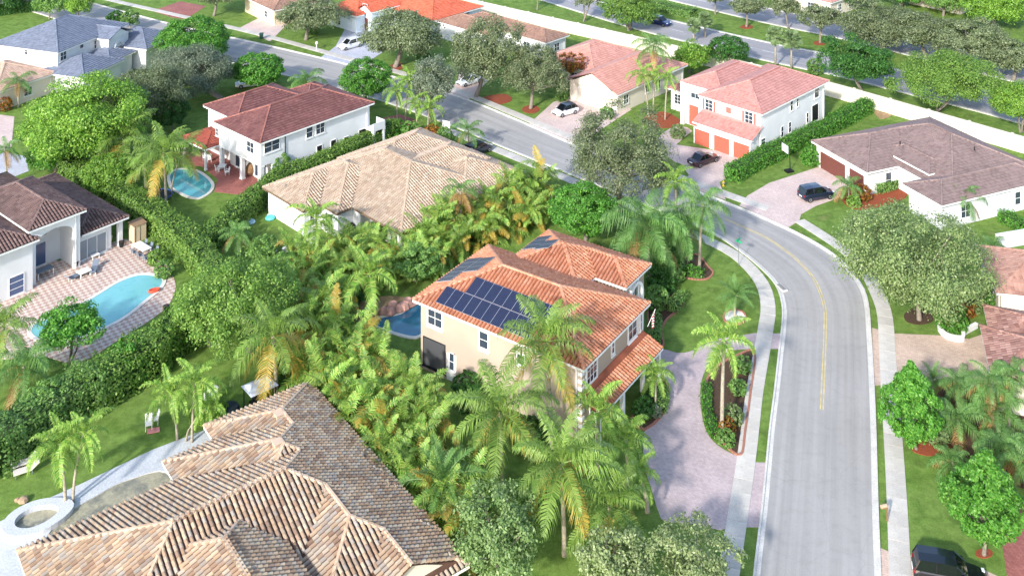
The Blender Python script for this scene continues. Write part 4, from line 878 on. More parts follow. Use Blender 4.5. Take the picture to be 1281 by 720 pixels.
def shrub(label, px, r, m, name='shrub', kind='round', h=.9, leaf=.13, dens=70, cat='shrub', group=None):
    p = P(*px); seed = sum(ord(ch) * (i + 3) for i, ch in enumerate(label)) % 99991 + int(px[0])
    v, _ = crown_np(kind, r, r * h, seed, leaf, dens); me = np_mesh(name, v, 4, m); o = link(name, me, None, (p.x, p.y, r * h * .75)); return tag(o, label, cat, group)
def hedge(label, pts, w, h, m, name='hedge', leaf=.14, dens=62, cat='hedge', wob=.18, group=None):
    c = [Vector(p) for p in resample(crom(gp(pts), 5), .6)]; o0 = c[0]; rng = np.random.default_rng(int(abs(o0.x * 31 + o0.y * 17)) + 5)
    loc = Vector((o0.x, o0.y, 0)); pts2 = [p - o0 for p in c]; n = len(pts2)
    core = strip_mesh(offset([tuple(p) for p in pts2], w * .36), offset([tuple(p) for p in pts2], -w * .36), 0, h * .86)
    root = empty(name, loc); tag(root, label, cat, group)
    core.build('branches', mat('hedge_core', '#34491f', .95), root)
    L = sum((b - a).length for a, b in zip(pts2, pts2[1:])); N = int(L * (2 * h + w) * dens)
    arr = np.array([tuple(p) for p in pts2]); tang = np.gradient(arr, axis=0); tang = norm(tang); nn = np.stack([-tang[:, 1], tang[:, 0]], 1)
    s = rng.uniform(0, n - 1.001, N); i = s.astype(int); fr = (s - i)[:, None]; base = arr[i] * (1 - fr) + arr[i + 1] * fr; nv = nn[i]
    per = rng.uniform(0, 2 * h + w, N); side = per < h; top = (per >= h) & (per < h + w)
    off = np.where(side, -w / 2, np.where(top, per - h - w / 2, w / 2)); z = np.where(side, per, np.where(top, h, 2 * h + w - per))
    ld = np.where(top[:, None], np.array([0, 0, 1.]), np.concatenate([nv * np.sign(off)[:, None], np.zeros((N, 1))], 1)) + 0
    # rounded shoulders and lumps
    lump = wob * (np.sin(s * .9 + 1) + np.sin(s * .37 + 2) * 1.2 + np.sin(s * 2.1) * .6); bulge = 1 + .25 * lump
    sh = np.clip((np.abs(off) / (w / 2)), 0, 1); z = np.where(top, z - .25 * w * sh ** 4, z * (.97)); z = z * (1 + .12 * lump)
    p = np.concatenate([base + nv * (off * bulge)[:, None], z[:, None]], 1) + rng.normal(size=(N, 3)) * .1
    for e0, t0, n0 in ((arr[0], -tang[0], nn[0]), (arr[-1], tang[-1], nn[-1])):     # leafy ends
        q = int(w * h * dens * 1.4); uu = rng.uniform(-w / 2, w / 2, q); zz = rng.uniform(0, h, q); out = .25 * w * (1 - (2 * uu / w) ** 2)
        p = np.concatenate([p, np.concatenate([e0 + n0 * uu[:, None] + t0 * out[:, None], zz[:, None]], 1) + rng.normal(size=(q, 3)) * .1]); ld = np.concatenate([ld, np.tile([*t0, 0.], (q, 1))]); N += q
    nr = norm(ld + np.array([0, 0, .45]) + rng.normal(size=(N, 3)) * .5)
    link('foliage', np_mesh('foliage', leaf_quads(p, nr, leaf, rng), 4, m), root); return root
# ---- palms
def frond_mesh(name, L, e0, bend, nl, ll, lw, m, hang=.5, vup=.25, rach=.03, twist=0):
    """pinnate frond from the origin along +x, rising e0 degrees and bending over"""
    pts = []; p = Vector((0, 0, 0)); N = 14
    for i in range(N + 1):
        pts.append(p.copy()); e = R(e0 - bend * (i / N) ** 1.2); p = p + Vector((math.cos(e), 0, math.sin(e))) * (L / N)
    mb = MB(); mb.tube(pts[::2], [rach * (1 - .8 * k / 7) for k in range(8)], 4, cap=False); rr = random.Random(int(e0 * 7 + bend + nl))
    for k in range(nl):
        t = .14 + .86 * (k + .5) / nl; f = t * N; i = min(int(f), N - 1); c = pts[i].lerp(pts[i + 1], f - i); d = (pts[i + 1] - pts[i]).normalized(); upv = Vector((-d.z, 0, d.x))
        l = ll * (math.sin(math.pi * min(1, .16 + .84 * t) ** .9) ** .6 * .9 + .12)
        for sgn in (-1, 1):
            s = Vector((0, sgn, 0)); fw = .35 + .5 * t; fw += rr.uniform(-.15, .15); dr = (s + d * fw + upv * (vup + rr.uniform(-.3, .3))).normalized(); w = d * lw; l2 = l * rr.uniform(.8, 1.1); hg = hang * rr.uniform(.5, 1.3)
            a = c; b = c + dr * (l2 * .5); e = c + dr * (l2 * .9) + Vector((0, 0, -1)) * (l2 * hg)
            mb.add([a - w * .5, a + w * .5, b + w * .6, b - w * .6, e], [(0, 1, 2, 3), (3, 2, 4)])
    return mb.mesh(name, m)
FR = {}
def fronds(kind):
    if kind in FR: return FR[kind]
    S = {'coco': (3.6, L_coco, 38, .98, .056, .6, .12, ((78, 70), (58, 80), (38, 82), (16, 75), (-8, 60), (-35, 40))),
         'queen': (3.3, L_queen, 44, .85, .046, .95, .15, ((75, 105), (55, 105), (35, 105), (12, 85), (-12, 65), (-35, 45))),
         'areca': (2.3, L_areca, 26, .66, .058, .4, .25, ((84, 45), (72, 70), (58, 85), (42, 95), (25, 85), (5, 70))),
         'royal': (2.6, L_royal, 46, .62, .042, .5, .4, ((72, 70), (55, 95), (35, 110), (15, 100), (-5, 85), (-30, 50))),
         'date': (2.0, L_queen, 34, .5, .03, .2, .4, ((80, 40), (62, 55), (45, 60), (25, 60), (5, 55), (-20, 40)))}[kind]
    FR[kind] = [frond_mesh('frond', S[0], e, b, S[2], S[3], S[4], S[1], S[5], S[6]) for e, b in S[7]]
    if kind == 'areca': FR['areca_y'] = [frond_mesh('frond', S[0], e, b, S[2], S[3], S[4], L_areca_y, S[5], S[6]) for e, b in S[7]]
    if kind in ('coco', 'queen'): FR[kind + '_y'] = [frond_mesh('frond', S[0], e, b, S[2], S[3], S[4], L_areca_y if kind == 'coco' else L_dry, S[5], S[6]) for e, b in ((-20, 45), (-45, 30))]
    return FR[kind]
LEN = {'coco': 3.6, 'queen': 3.3, 'areca': 2.3, 'royal': 2.6, 'date': 2.0}
trunk_cache = {}
def palm(label, kind, base, top, r, n=17, name='palm_tree', cat='palm', group=None, tr=.16, seed=0, shaft=False, yel=2):
    """base/top: pixels of trunk foot and crown heart, r: crown radius in pixels"""
    p = P(*base); Y = p.y; z = zat(Y, top[1]); x = (top[0] - 640.5) * Y / FPX - p.x; sc = r * Y / FPX / LEN[kind] / .82; rng = random.Random(seed or int(base[0] * 7 + base[1] * 3))
    root = empty(name, (p.x, p.y, 0)); tag(root, label, cat, group); F = fronds(kind)
    yo = rng.uniform(-.3, .3)
    pts = [(0, 0, -.1), (x * .15, yo * .3, z * .33), (x * .5, yo * .8, z * .66), (x, yo, z)]
    MB().tube(crom(pts, 3), [tr * 1.5] + [tr * (1.15 - .3 * k / 9) for k in range(9)], 8).build('trunk', M_ptrunk, root, smooth=True)
    if shaft: MB().tube([(x, yo, z - .9), (x, yo, z - .4), (x, yo, z + .1)], [tr * .9, tr * 1.1, tr * .5], 8).build('crownshaft', mat('crownshaft_green', '#6f9a3a', .5), root, smooth=True)
    for i in range(n):
        k = min(5, int(6 * i / n)); az = i * 2.39996 + rng.uniform(-.25, .25); s = sc * rng.uniform(.85, 1.12) * (.85 if k == 0 else 1)
        me = F[k]
        if yel and i >= n - yel and kind + '_y' in FR: me = FR[kind + '_y'][i % len(FR[kind + '_y'])]
        link('frond', me, root, (x, yo, z), (rng.uniform(-.2, .2), rng.uniform(-.08, .08), az), (s, s * rng.uniform(.9, 1.1), s))
    return root
def areca(label, pos, h, r, n=20, group=None, yel=.22, seed=0, name='areca_palm'):
    """clump of cane stems topped with arching fronds, pos = world xy"""
    rng = random.Random(seed or int(pos[0] * 131 + pos[1] * 37)); root = empty(name, (pos[0], pos[1], 0), rng.uniform(0, 6)); tag(root, label, 'palm', group); F = fronds('areca'); Fy = FR['areca_y']
    ns = 8; tops = []; st = MB()
    for i in range(ns):
        a = i * 6.283 / ns + rng.uniform(-.4, .4); rr = r * (.15 + .45 * rng.random()); hh = h * (.12 + .56 * ((i * .37 + rng.random() * .3) % 1)); t = Vector((math.cos(a) * rr, math.sin(a) * rr, hh)); tops.append((t, a))
        st.tube([(t.x * .3, t.y * .3, -.05), (t.x * .6, t.y * .6, hh * .55), tuple(t)], [.06, .05, .04], 5)
    st.build('stems', M_stem, root); s0 = r / 2.0
    for i in range(n):
        t, a = tops[i % ns]; k = min(5, int(6 * (i + rng.random()) / n)); az = a + rng.uniform(-1.5, 1.5) + (i // ns) * 1.9; s = s0 * rng.uniform(.9, 1.25)
        me = (Fy if rng.random() < yel * (1.6 if k >= 3 else .3) else F)[k]
        link('frond', me, root, t + Vector((0, 0, rng.uniform(-.3, .1))), (rng.uniform(-.3, .3), 0, az), (s, s, s))
    return root
ORD = ['first', 'second', 'third', 'fourth', 'fifth', 'sixth', 'seventh', 'eighth', 'ninth', 'tenth', 'eleventh', 'twelfth', 'thirteenth', 'fourteenth', 'fifteenth', 'sixteenth', 'seventeenth', 'eighteenth', 'nineteenth', 'twentieth']
# areca screen between the tan roof in front and the beige house: rows in the frame of the foreground house
rng0 = random.Random(77)
rows = [('nearest the foreground roof', 1.6, -5, 21, 2.15), ('in the middle of the screen', 4.0, -9, 17, 2.2), ('nearest the beige house', 6.4, -11, 12, 2.3)]
for nm, yy, xa, xb, st in rows:
    k = 0; x = xa
    while x < xb:
        q = F2.w(x + rng0.uniform(-.4, .4), yy + rng0.uniform(-.5, .5)); areca('areca clump, %s from the pool end, row %s' % (ORD[min(k, 19)], nm), (q.x, q.y), rng0.uniform(4.2, 5.4), rng0.uniform(1.8, 2.3), 34, 'areca palms screening the beige house'); x += st * rng0.uniform(.9, 1.15); k += 1
# areca row along the light tan roof
rowq = resample(gp([(540, 334), (575, 321), (605, 309), (635, 297), (662, 284), (688, 268)]), 2.1)
for k, q in enumerate(rowq):
    areca('lower areca clump, %s from the pool end facing the orange roof' % ORD[min(k, 19)], (q.x + rng0.uniform(-.3, .3), q.y + rng0.uniform(-.3, .3)), rng0.uniform(4.0, 5.0), rng0.uniform(1.8, 2.2), 28, 'lower areca palms facing the orange roof', yel=.2)
rowp = resample(gp([(530, 318), (570, 302), (620, 283), (660, 264), (676, 255)]), 2.0)
for k, q in enumerate(rowp):
    areca('tall areca clump, %s from the pool end beside the light tan roof' % ORD[min(k, 19)], (q.x + rng0.uniform(-.3, .3), q.y + rng0.uniform(-.4, .4)), rng0.uniform(5.6, 6.6), rng0.uniform(2.0, 2.5), 34, 'areca palms beside the light tan roof', yel=.16)
for k, (px, py, h, r) in enumerate([(392, 352, 4.2, 2.0), (412, 362, 4.2, 2.0), (432, 352, 4.0, 2.0), (385, 375, 4.5, 2.1), (408, 388, 4.2, 2.0), (428, 402, 4.2, 2.0), (450, 338, 3.8, 1.9), (376, 400, 4.6, 2.2), (398, 418, 4.4, 2.1), (372, 338, 4.4, 2.0), (500, 345, 4.6, 2.2), (520, 335, 4.8, 2.2), (470, 330, 4.4, 2.1), (484, 356, 4.2, 2.1), (456, 364, 4.2, 2.0), (540, 348, 4.4, 2.1), (440, 320, 4.0, 2.0), (418, 335, 4.2, 2.0)]):
    q = P(px, py); areca('areca clump, %s counted in the thicket behind the backyard pool' % ORD[k], (q.x, q.y), h, r, 26, 'areca thicket behind the backyard pool', yel=.15)
# coconut, queen and royal palms
palm('tall coconut palm against the solar roof, brown fronds hanging', 'coco', (690, 566), (683, 428), 60, 20, yel=4)
palm('coconut palm standing left of the tallest coconut before the beige wall', 'coco', (628, 612), (626, 512), 62, 19, yel=3)
palm('coconut palm with yellowing lower fronds above the bottom centre tree', 'coco', (706, 694), (702, 582), 66, 20, yel=4)
palm('coconut palm leaning over the mauve drive', 'coco', (768, 700), (762, 632), 56, 17)
palm('foxtail palm with bright plumes at the corner of the porch roof', 'royal', (748, 592), (748, 512), 42, 14, shaft=True)
palm('foxtail palm beside the drive, right of the other foxtail', 'royal', (786, 608), (783, 548), 38, 14, shaft=True)
palm('small foxtail palm half hidden at the edge of the drive', 'royal', (810, 640), (800, 590), 30, 12, shaft=True)
palm('yellow green coconut palm at the left end of the areca screen', 'coco', (346, 505), (341, 420), 55, 18, yel=5)
palm('grey trunked royal palm beside the backyard pool', 'royal', (466, 400), (462, 345), 40, 13, shaft=True, tr=.14)
palm('left palm of the pair on the near lawn by the canopy', 'royal', (222, 550), (214, 490), 36, 14, tr=.1)
palm('right palm of the pair on the near lawn by the canopy', 'royal', (240, 553), (245, 478), 36, 14, tr=.1)
palm('short third palm between the pair by the canopy', 'royal', (232, 552), (262, 505), 26, 11, tr=.08)
palm('left palm with yellow tipped fronds beside the spa', 'royal', (82, 632), (76, 552), 40, 15, tr=.12)
palm('right leaning palm of the two beside the spa', 'royal', (91, 629), (104, 543), 36, 14, tr=.1)
palm('tall coconut palm rising over the teal pool', 'coco', (208, 263), (205, 190), 42, 17, tr=.14)
palm('short coconut palm left of the teal pool trampoline', 'coco', (182, 252), (182, 210), 30, 14, tr=.12)
palm('coconut palm in front of the big bright tree', 'coco', (157, 222), (154, 172), 42, 16, tr=.14)
palm('coconut palm at the left of the bright tree', 'coco', (120, 212), (118, 165), 34, 14, tr=.14)
palm('slim palm leaning over the rim of the teal pool', 'coco', (214, 246), (228, 190), 32, 14, tr=.08)
palm('palm at the left edge by the grey pavement', 'queen', (9, 232), (8, 186), 22, 12, tr=.1)
palm('small palm before the white wall at the upper left', 'queen', (23, 134), (22, 102), 20, 12, tr=.12)
palm('weeping queen palm right of the solar roof', 'queen', (812, 352), (809, 283), 54, 22, tr=.2)
palm('second queen palm, just right of the weeping one', 'queen', (851, 334), (848, 283), 40, 18, tr=.2)
palm('tall slim palm at the bend of the sidewalk', 'queen', (875, 336), (879, 256), 36, 14, tr=.15, yel=0)
palm('small palm behind the queen palms towards the street', 'royal', (846, 292), (845, 228), 30, 13, shaft=True)
palm('date palm in the round white gravel ring', 'date', (919, 395), (921, 371), 22, 22, tr=.12)
palm('foxtail palm with pale trunk in the planted island', 'royal', (903, 538), (905, 425), 42, 13, shaft=True, tr=.15)
palm('small foxtail palm at the porch corner by the drive', 'royal', (820, 514), (822, 470), 26, 14, tr=.08)
palm('dark palm at the left end of the right hand drive bed', 'date', (1166, 498), (1166, 474), 20, 16, tr=.1)
palm('palm in the right bed behind the tapered tree', 'queen', (1198, 506), (1199, 480), 30, 16, tr=.1)
palm('tall palm by the wall of the right edge house', 'queen', (1244, 540), (1238, 478), 36, 16, tr=.12)
palm('leaning palm left of the right edge window', 'queen', (1262, 535), (1268, 470), 30, 14, tr=.12)
palm('full palm with brown skirt in the right bed', 'queen', (1248, 545), (1249, 512), 38, 18, tr=.14)
palm('low palm in the right bed just behind the tapered shade', 'queen', (1200, 548), (1197, 522), 34, 17, tr=.12)
palm('low palm above the lower right tapered tree', 'queen', (1256, 590), (1256, 560), 36, 17, tr=.12)
palm('low palm left of the lower right tapered tree', 'queen', (1196, 592), (1190, 575), 30, 15, tr=.12)
palm('palm cut by the right edge beside the lower tapered tree', 'queen', (1286, 608), (1284, 575), 34, 16, tr=.12)
palm('bushy green palm at the corner of the foreground roof', 'date', (556, 662), (554, 606), 46, 30, tr=.14)
palm('slim palm left of the street oak behind the tan roof', 'royal', (497, 157), (496, 112), 20, 12, tr=.1)
palm('slim palm right of it in the tan roof palm row', 'royal', (507, 153), (512, 100), 20, 12, tr=.1)
palm('palm with white trunk above the tan ridge', 'royal', (522, 165), (519, 128), 20, 12, tr=.1)
palm('rightmost palm of the row above the tan ridge', 'royal', (535, 167), (537, 134), 22, 12, tr=.1)
palm('small palm beside the parked car behind the tan roof', 'queen', (586, 192), (586, 165), 22, 13, tr=.1)
palm('small palm behind the dark red roof by the street', 'queen', (386, 118), (385, 101), 24, 15, tr=.1)
palm('left palm of three before the salmon roof', 'royal', (811, 147), (803, 92), 20, 12, tr=.1)
palm('middle palm of three before the salmon roof', 'royal', (817, 145), (820, 94), 19, 12, tr=.1)
palm('right palm of three before the salmon roof', 'royal', (832, 150), (835, 96), 18, 12, tr=.1)
palm('feathery queen palm rising over the salmon roof', 'queen', (816, 118), (817, 58), 26, 16, tr=.12)
palm('tiny palm by the garage of the salmon roofed house', 'royal', (781, 135), (780, 118), 11, 10, tr=.06)
palm('small palm at the garage of the mauve brown house', 'queen', (1062, 252), (1060, 232), 20, 13, tr=.1)
palm('palm before the right wall of the mauve brown house', 'queen', (1206, 276), (1207, 246), 24, 15, tr=.12)
palm('palm beside the right end of the big oak', 'queen', (1244, 330), (1244, 308), 18, 13, tr=.1)
palm('palm hidden at the left edge below the checked patio', 'coco', (-6, 470), (6, 408), 46, 16)
palm('low palm at the left edge in the shade of the hedge', 'queen', (30, 500), (28, 460), 44, 16)
palm('pale dead fronded palm among the areca row', 'queen', (577, 306), (576, 240), 24, 14, tr=.1, yel=7)
palm('palm against the white wall by the light tan roof', 'royal', (400, 330), (396, 272), 34, 14, tr=.1)
palm('silvery palm behind the tan roof lawn', 'queen', (298, 322), (297, 292), 24, 14, tr=.1)
# fan palms on the avenue verge
def fan_palm(label, base, top, r):
    p = P(*base); Y = p.y; z = zat(Y, top[1]); s = r * Y / FPX; root = empty('fan_palm', (p.x, p.y, 0)); tag(root, label, 'palm', 'fan palms on the avenue verge'); rng = random.Random(int(base[0]))
    MB().tube([(0, 0, -.1), (0, 0, z * .5), (0, 0, z)], [.22, .17, .15], 8).build('trunk', M_ptrunk, root, smooth=True)
    if 'fan' not in FR:
        mb = MB(); mb.tube([(0, 0, 0), (.55, 0, .05)], .02, 4)
        for k in range(16):
            a = R(-105 + 210 * k / 15); d = Vector((math.cos(a), math.sin(a), 0)); s2 = Vector((-d.y, d.x, 0)) * .06; c = Vector((.5, 0, .05)); mb.add([c, c + d * .3 - s2, c + d * .52 + Vector((0, 0, -.1)), c + d * .3 + s2], [(0, 1, 2, 3)])
        FR['fan'] = [mb.mesh('frond', L_fan)]
    for i in range(26):
        e = rng.uniform(-.9, 1.2); link('frond', FR['fan'][0], root, (0, 0, z), (rng.uniform(-.4, .4), -e, i * 2.4), (s, s, s))
for lb, b, t, r in (('left fan palm of the left pair on the avenue verge', (868, 52), (866, 32), 11), ('right fan palm of the left pair on the avenue verge', (882, 47), (880, 26), 12), ('left fan palm of the right pair by the rose roof', (970, 84), (968, 45), 14), ('right fan palm of the right pair by the rose roof', (990, 86), (991, 50), 15)): fan_palm(lb, b, t, r)

# ---- broadleaf trees
tree('huge bright green spreading tree left of the dark red roof', 'broad', (92, 214), (14, 88, 196, 212), L_yel, 'shade_tree', leaf=.17, dens=46)
tree('grey green oak before the slate roofed house', 'oak', (276, 124), (182, 52, 308, 126), L_grey, 'oak_tree')
tree('bright dense tree behind the grey green oak at the upper left', 'round', (244, 82), (194, 24, 292, 74), L_bright, 'shade_tree')
tree('dull green tree between the big bright tree and the grey oak', 'oak', (178, 166), (118, 76, 238, 160), L_oak, 'oak_tree')
tree('clipped round bright tree left of the dark red roof peak', 'round', (336, 112), (288, 64, 360, 110), L_bright, 'clipped_tree', dens=95)
tree('clipped round bright tree by the street behind the dark red house', 'round', (458, 134), (421, 70, 493, 125), L_bright, 'clipped_tree', dens=95)
tree('oak with rusty tips before the red orange roof', 'oak', (495, 84), (446, 6, 566, 76), L_oak, 'oak_tree')
tree('grey oak leaning over the street near the palm row', 'oak', (541, 152), (500, 64, 578, 138), L_grey, 'oak_tree')
tree('left of the two street oaks beside the white sedan', 'oak', (596, 121), (556, 16, 660, 118), L_oak, 'oak_tree')
tree('right of the two street oaks by the white hatchback', 'oak', (664, 136), (626, 48, 710, 130), L_oak, 'oak_tree')
tree('large oak overhanging the street behind the round green tree', 'oak', (776, 262), (708, 140, 848, 252), L_oak, 'oak_tree', ntrunk=2)
tree('dense round bright green tree behind the orange roof', 'round', (733, 300), (684, 226, 777, 298), L_bright, 'clipped_tree', dens=105)
tree('very large oak on the right hand lawn', 'oak', (1150, 400), (1042, 242, 1254, 408), L_sage, 'oak_tree', leaf=.13, dens=78, low=-.8, trunk_r=.26)
tree('tapered bright tree beside the right hand sidewalk', 'cone', (1146, 562), (1102, 448, 1178, 560), L_bright, 'tapered_tree', leaf=.12, dens=150)
tree('tapered bright tree on the lower right lawn', 'cone', (1231, 694), (1182, 550, 1281, 692), L_bright, 'tapered_tree', leaf=.12, dens=150)
tree('small open bright tree beside the turquoise pool', 'broad', (88, 456), (42, 376, 138, 442), L_bright, 'garden_tree', ntrunk=3, trunk_r=.09)
tree('large pale green tree between the hedge and the palm thicket', 'broad', (312, 440), (232, 306, 384, 436), L_hedge, 'garden_tree', leaf=.13, dens=70, low=-.9)
tree('yellowish leafy tree at the edge of the hedge by the near lawn', 'broad', (262, 432), (216, 354, 300, 424), L_hedge, 'garden_tree')
tree('leafy green tree at the bottom centre, cut by the frame', 'loose', (626, 742), (556, 596, 690, 738), L_pale, 'garden_tree', leaf=.12, dens=100, low=-.8)
tree('left of the sage green trees at the bottom edge', 'loose', (760, 772), (700, 640, 830, 770), L_sage2, 'garden_tree', leaf=.11, dens=115, low=-.8)
tree('right of the sage green trees at the bottom edge by the sidewalk', 'loose', (860, 778), (790, 638, 934, 780), L_sage2, 'garden_tree', leaf=.11, dens=115, low=-.8)
tree('dark domed tree with white trunks on the avenue verge', 'broad', (1080, 118), (1028, 46, 1124, 110), L_dark, 'verge_tree', ntrunk=3, trunk_r=.14)
tree('wide yellowish tree with white trunks on the avenue verge', 'broad', (1174, 141), (1118, 62, 1252, 138), L_hedge, 'verge_tree', ntrunk=3, trunk_r=.14)
tree('bright verge tree at the right edge', 'broad', (1278, 166), (1230, 95, 1310, 154), L_yel, 'verge_tree', ntrunk=2, trunk_r=.16)
for lb, b, bx, m in (('first grey tree of the far avenue row, from the left', (1105, 62), (1046, 6, 1148, 58), L_oak), ('second grey tree of the far avenue row, from the left', (1158, 72), (1104, 10, 1198, 68), L_oak), ('third grey tree of the far avenue row, from the left', (1212, 86), (1166, 22, 1268, 80), L_oak), ('fourth grey tree of the far avenue row, from the left', (1268, 100), (1228, 44, 1316, 98), L_oak)): tree(lb, 'oak', b, bx, m, 'oak_tree', group='grey trees along the far side of the avenue')
tree('small oak on the median with a red mulch ring', 'oak', (1026, 54), (1000, 4, 1056, 40), L_oak, 'oak_tree')
tree('oak on the avenue median at the top, left of the ringed one', 'oak', (986, 38), (960, -12, 1004, 24), L_oak, 'oak_tree')
tree('median oak behind the fan palms', 'oak', (934, 34), (908, -8, 962, 22), L_oak, 'oak_tree')
tree('thin median tree cut by the top edge', 'oak', (895, 18), (872, -24, 916, 8), L_oak, 'oak_tree')
tree('bright tree with white trunk before the blue car on the avenue', 'broad', (788, 38), (752, -8, 830, 30), L_hedge, 'verge_tree', ntrunk=2)
tree('bare limbed tree on the verge left of the blue car', 'loose', (732, 27), (714, -22, 756, 14), L_oak, 'verge_tree', ntrunk=2)
tree('small verge tree at the top edge above the white wall', 'oak', (672, 13), (654, -24, 688, 2), L_oak, 'verge_tree')
tree('flowering yellow green tree behind the salmon roof', 'broad', (862, 92), (838, 50, 892, 92), L_yel, 'garden_tree')
tree('dense dark feathery tree left of the rose roof', 'round', (908, 86), (884, 42, 938, 80), L_dark, 'garden_tree')
tree('oak on the lawn at the top left of the red orange roof', 'oak', (383, 50), (340, -8, 432, 44), L_oak, 'oak_tree')
tree('oak at the top edge beside the red brick drive', 'oak', (268, 20), (236, -30, 306, 8), L_oak, 'oak_tree')
tree('small tree by the slate roofed house at the kerb', 'broad', (165, 38), (148, 12, 174, 36), L_mid, 'garden_tree')
tree('low dark tree beside it in front of the street', 'broad', (146, 36), (132, 12, 156, 32), L_dark, 'garden_tree')
for k, (b, bx, m, lb) in enumerate([((20, 16), (-14, -22, 40, 14), L_dark, 'dark tree at the top left corner'), ((62, 24), (40, -14, 84, 22), L_mid, 'mid green tree behind the slate roof, left one'), ((98, 26), (78, -16, 118, 24), L_yel, 'yellow green tree behind the slate roof, right one'),
    ((1128, 8), (1096, -30, 1164, 8), L_bright, 'bright tree at the top edge, left of the two'), ((1240, 36), (1196, -20, 1300, 46), L_yel, 'large bright tree in the top right corner'), ((1180, 20), (1150, -26, 1212, 22), L_mid, 'mid green tree between the two bright top right trees'), ((950, -6), (920, -44, 980, -10), L_mid, 'tree cropped by the top edge beyond the avenue'),
    ((1060, 10), (1030, -26, 1090, 4), L_dark, 'dark tree at the top edge by the cream house')]): tree(lb, 'broad', b, bx, m, 'garden_tree')
tree('green bush tree at the corner of the beige house wall', 'round', (583, 500), (562, 462, 602, 500), L_dark, 'garden_tree', dens=50, leaf=.15)
tree('leafy citrus tree by the pool behind the beige house', 'round', (520, 352), (486, 300, 556, 352), L_mid, 'garden_tree', dens=95)
tree('leafy tree by the hedge before the dark red house', 'broad', (348, 224), (326, 186, 366, 222), L_mid, 'garden_tree', dens=95)
tree('bright bushy tree behind the brown roof and the long hedge', 'round', (140, 246), (100, 186, 176, 246), L_yel, 'garden_tree')
tree('light green tree beside the left edge of the long hedge', 'broad', (70, 214), (34, 164, 112, 214), L_bright, 'garden_tree')
tree('dark green tree above the red pavilion', 'round', (218, 166), (186, 116, 238, 162), L_dark, 'garden_tree')

tree('small flame red tree against the salmon roof', 'loose', (716, 112), (692, 64, 736, 98), L_red, 'garden_tree', dens=50)

# ---- hedges
hedge('long pale green hedge between the brown roof and the teal pool', [(84, 222), (132, 247), (178, 276), (220, 308), (252, 340), (278, 384)], 2.5, 3.0, L_hedge)
hedge('hedge running from the long hedge up between the dark red and tan roofs', [(236, 328), (268, 306), (310, 270), (350, 238), (400, 218), (450, 194), (492, 172)], 2.2, 2.6, L_hedge)
hedge('tall leafy hedge between the turquoise pool and the near lawn', [(262, 404), (226, 430), (190, 460), (150, 488), (110, 508)], 3.4, 3.2, L_hedge, wob=.5)
hedge('dark shaded end of the near lawn hedge at the left', [(112, 506), (70, 532), (30, 556), (-20, 590)], 3.6, 3.2, L_mid, wob=.5)
hedge('clipped bright hedge along the rose roofed house', [(916, 226), (960, 202), (1010, 178), (1050, 158), (1086, 138)], 2.2, 1.9, L_bright, dens=50)
hedge('low dark hedge in front of the sidewalk bed by the tall palm', [(858, 342), (866, 346), (880, 345)], 1.0, .9, L_bright, dens=90, leaf=.1)
hedge('low curved hedge by the entrance of the orange roofed house', [(842, 390), (850, 380), (856, 374)], 1.0, 1.0, L_mid, dens=90, leaf=.1)
hedge('narrow hedge along the porch of the orange roofed house', [(819, 432), (821, 418), (821, 402)], .9, 1.1, L_mid, dens=90, leaf=.1)
hedge('narrow clipped hedge beside the porch drive edge', [(826, 516), (829, 504), (830, 490)], .9, .9, L_mid, dens=90, leaf=.1)
hedge('clipped border hedge on the drive side of the island', [(896, 548), (888, 530), (884, 505), (884, 482)], .75, .5, L_bright, dens=90, leaf=.1)
hedge('hedge along the right wall of the mauve brown house', [(1256, 276), (1270, 284), (1284, 292)], 1.8, 1.2, L_bright, dens=60, leaf=.13)
hedge('foundation hedge before the entrance of the mauve brown house', [(1092, 240), (1108, 238), (1126, 232)], 1.4, 1.3, L_mid, dens=60, leaf=.13)
hedge('long dark hedge behind the slate roofed house', [(-20, 22), (20, 16), (60, 12)], 2.0, 2.2, L_dark)
hedge('avenue median shrub bank above the blue car', [(826, 12), (845, 17), (870, 22)], 3.5, 1.6, L_mid)
hedge('red leaved border by the right drive', [(1186, 396), (1200, 392), (1214, 396)], 1.6, 1.0, L_red, dens=70, leaf=.14)
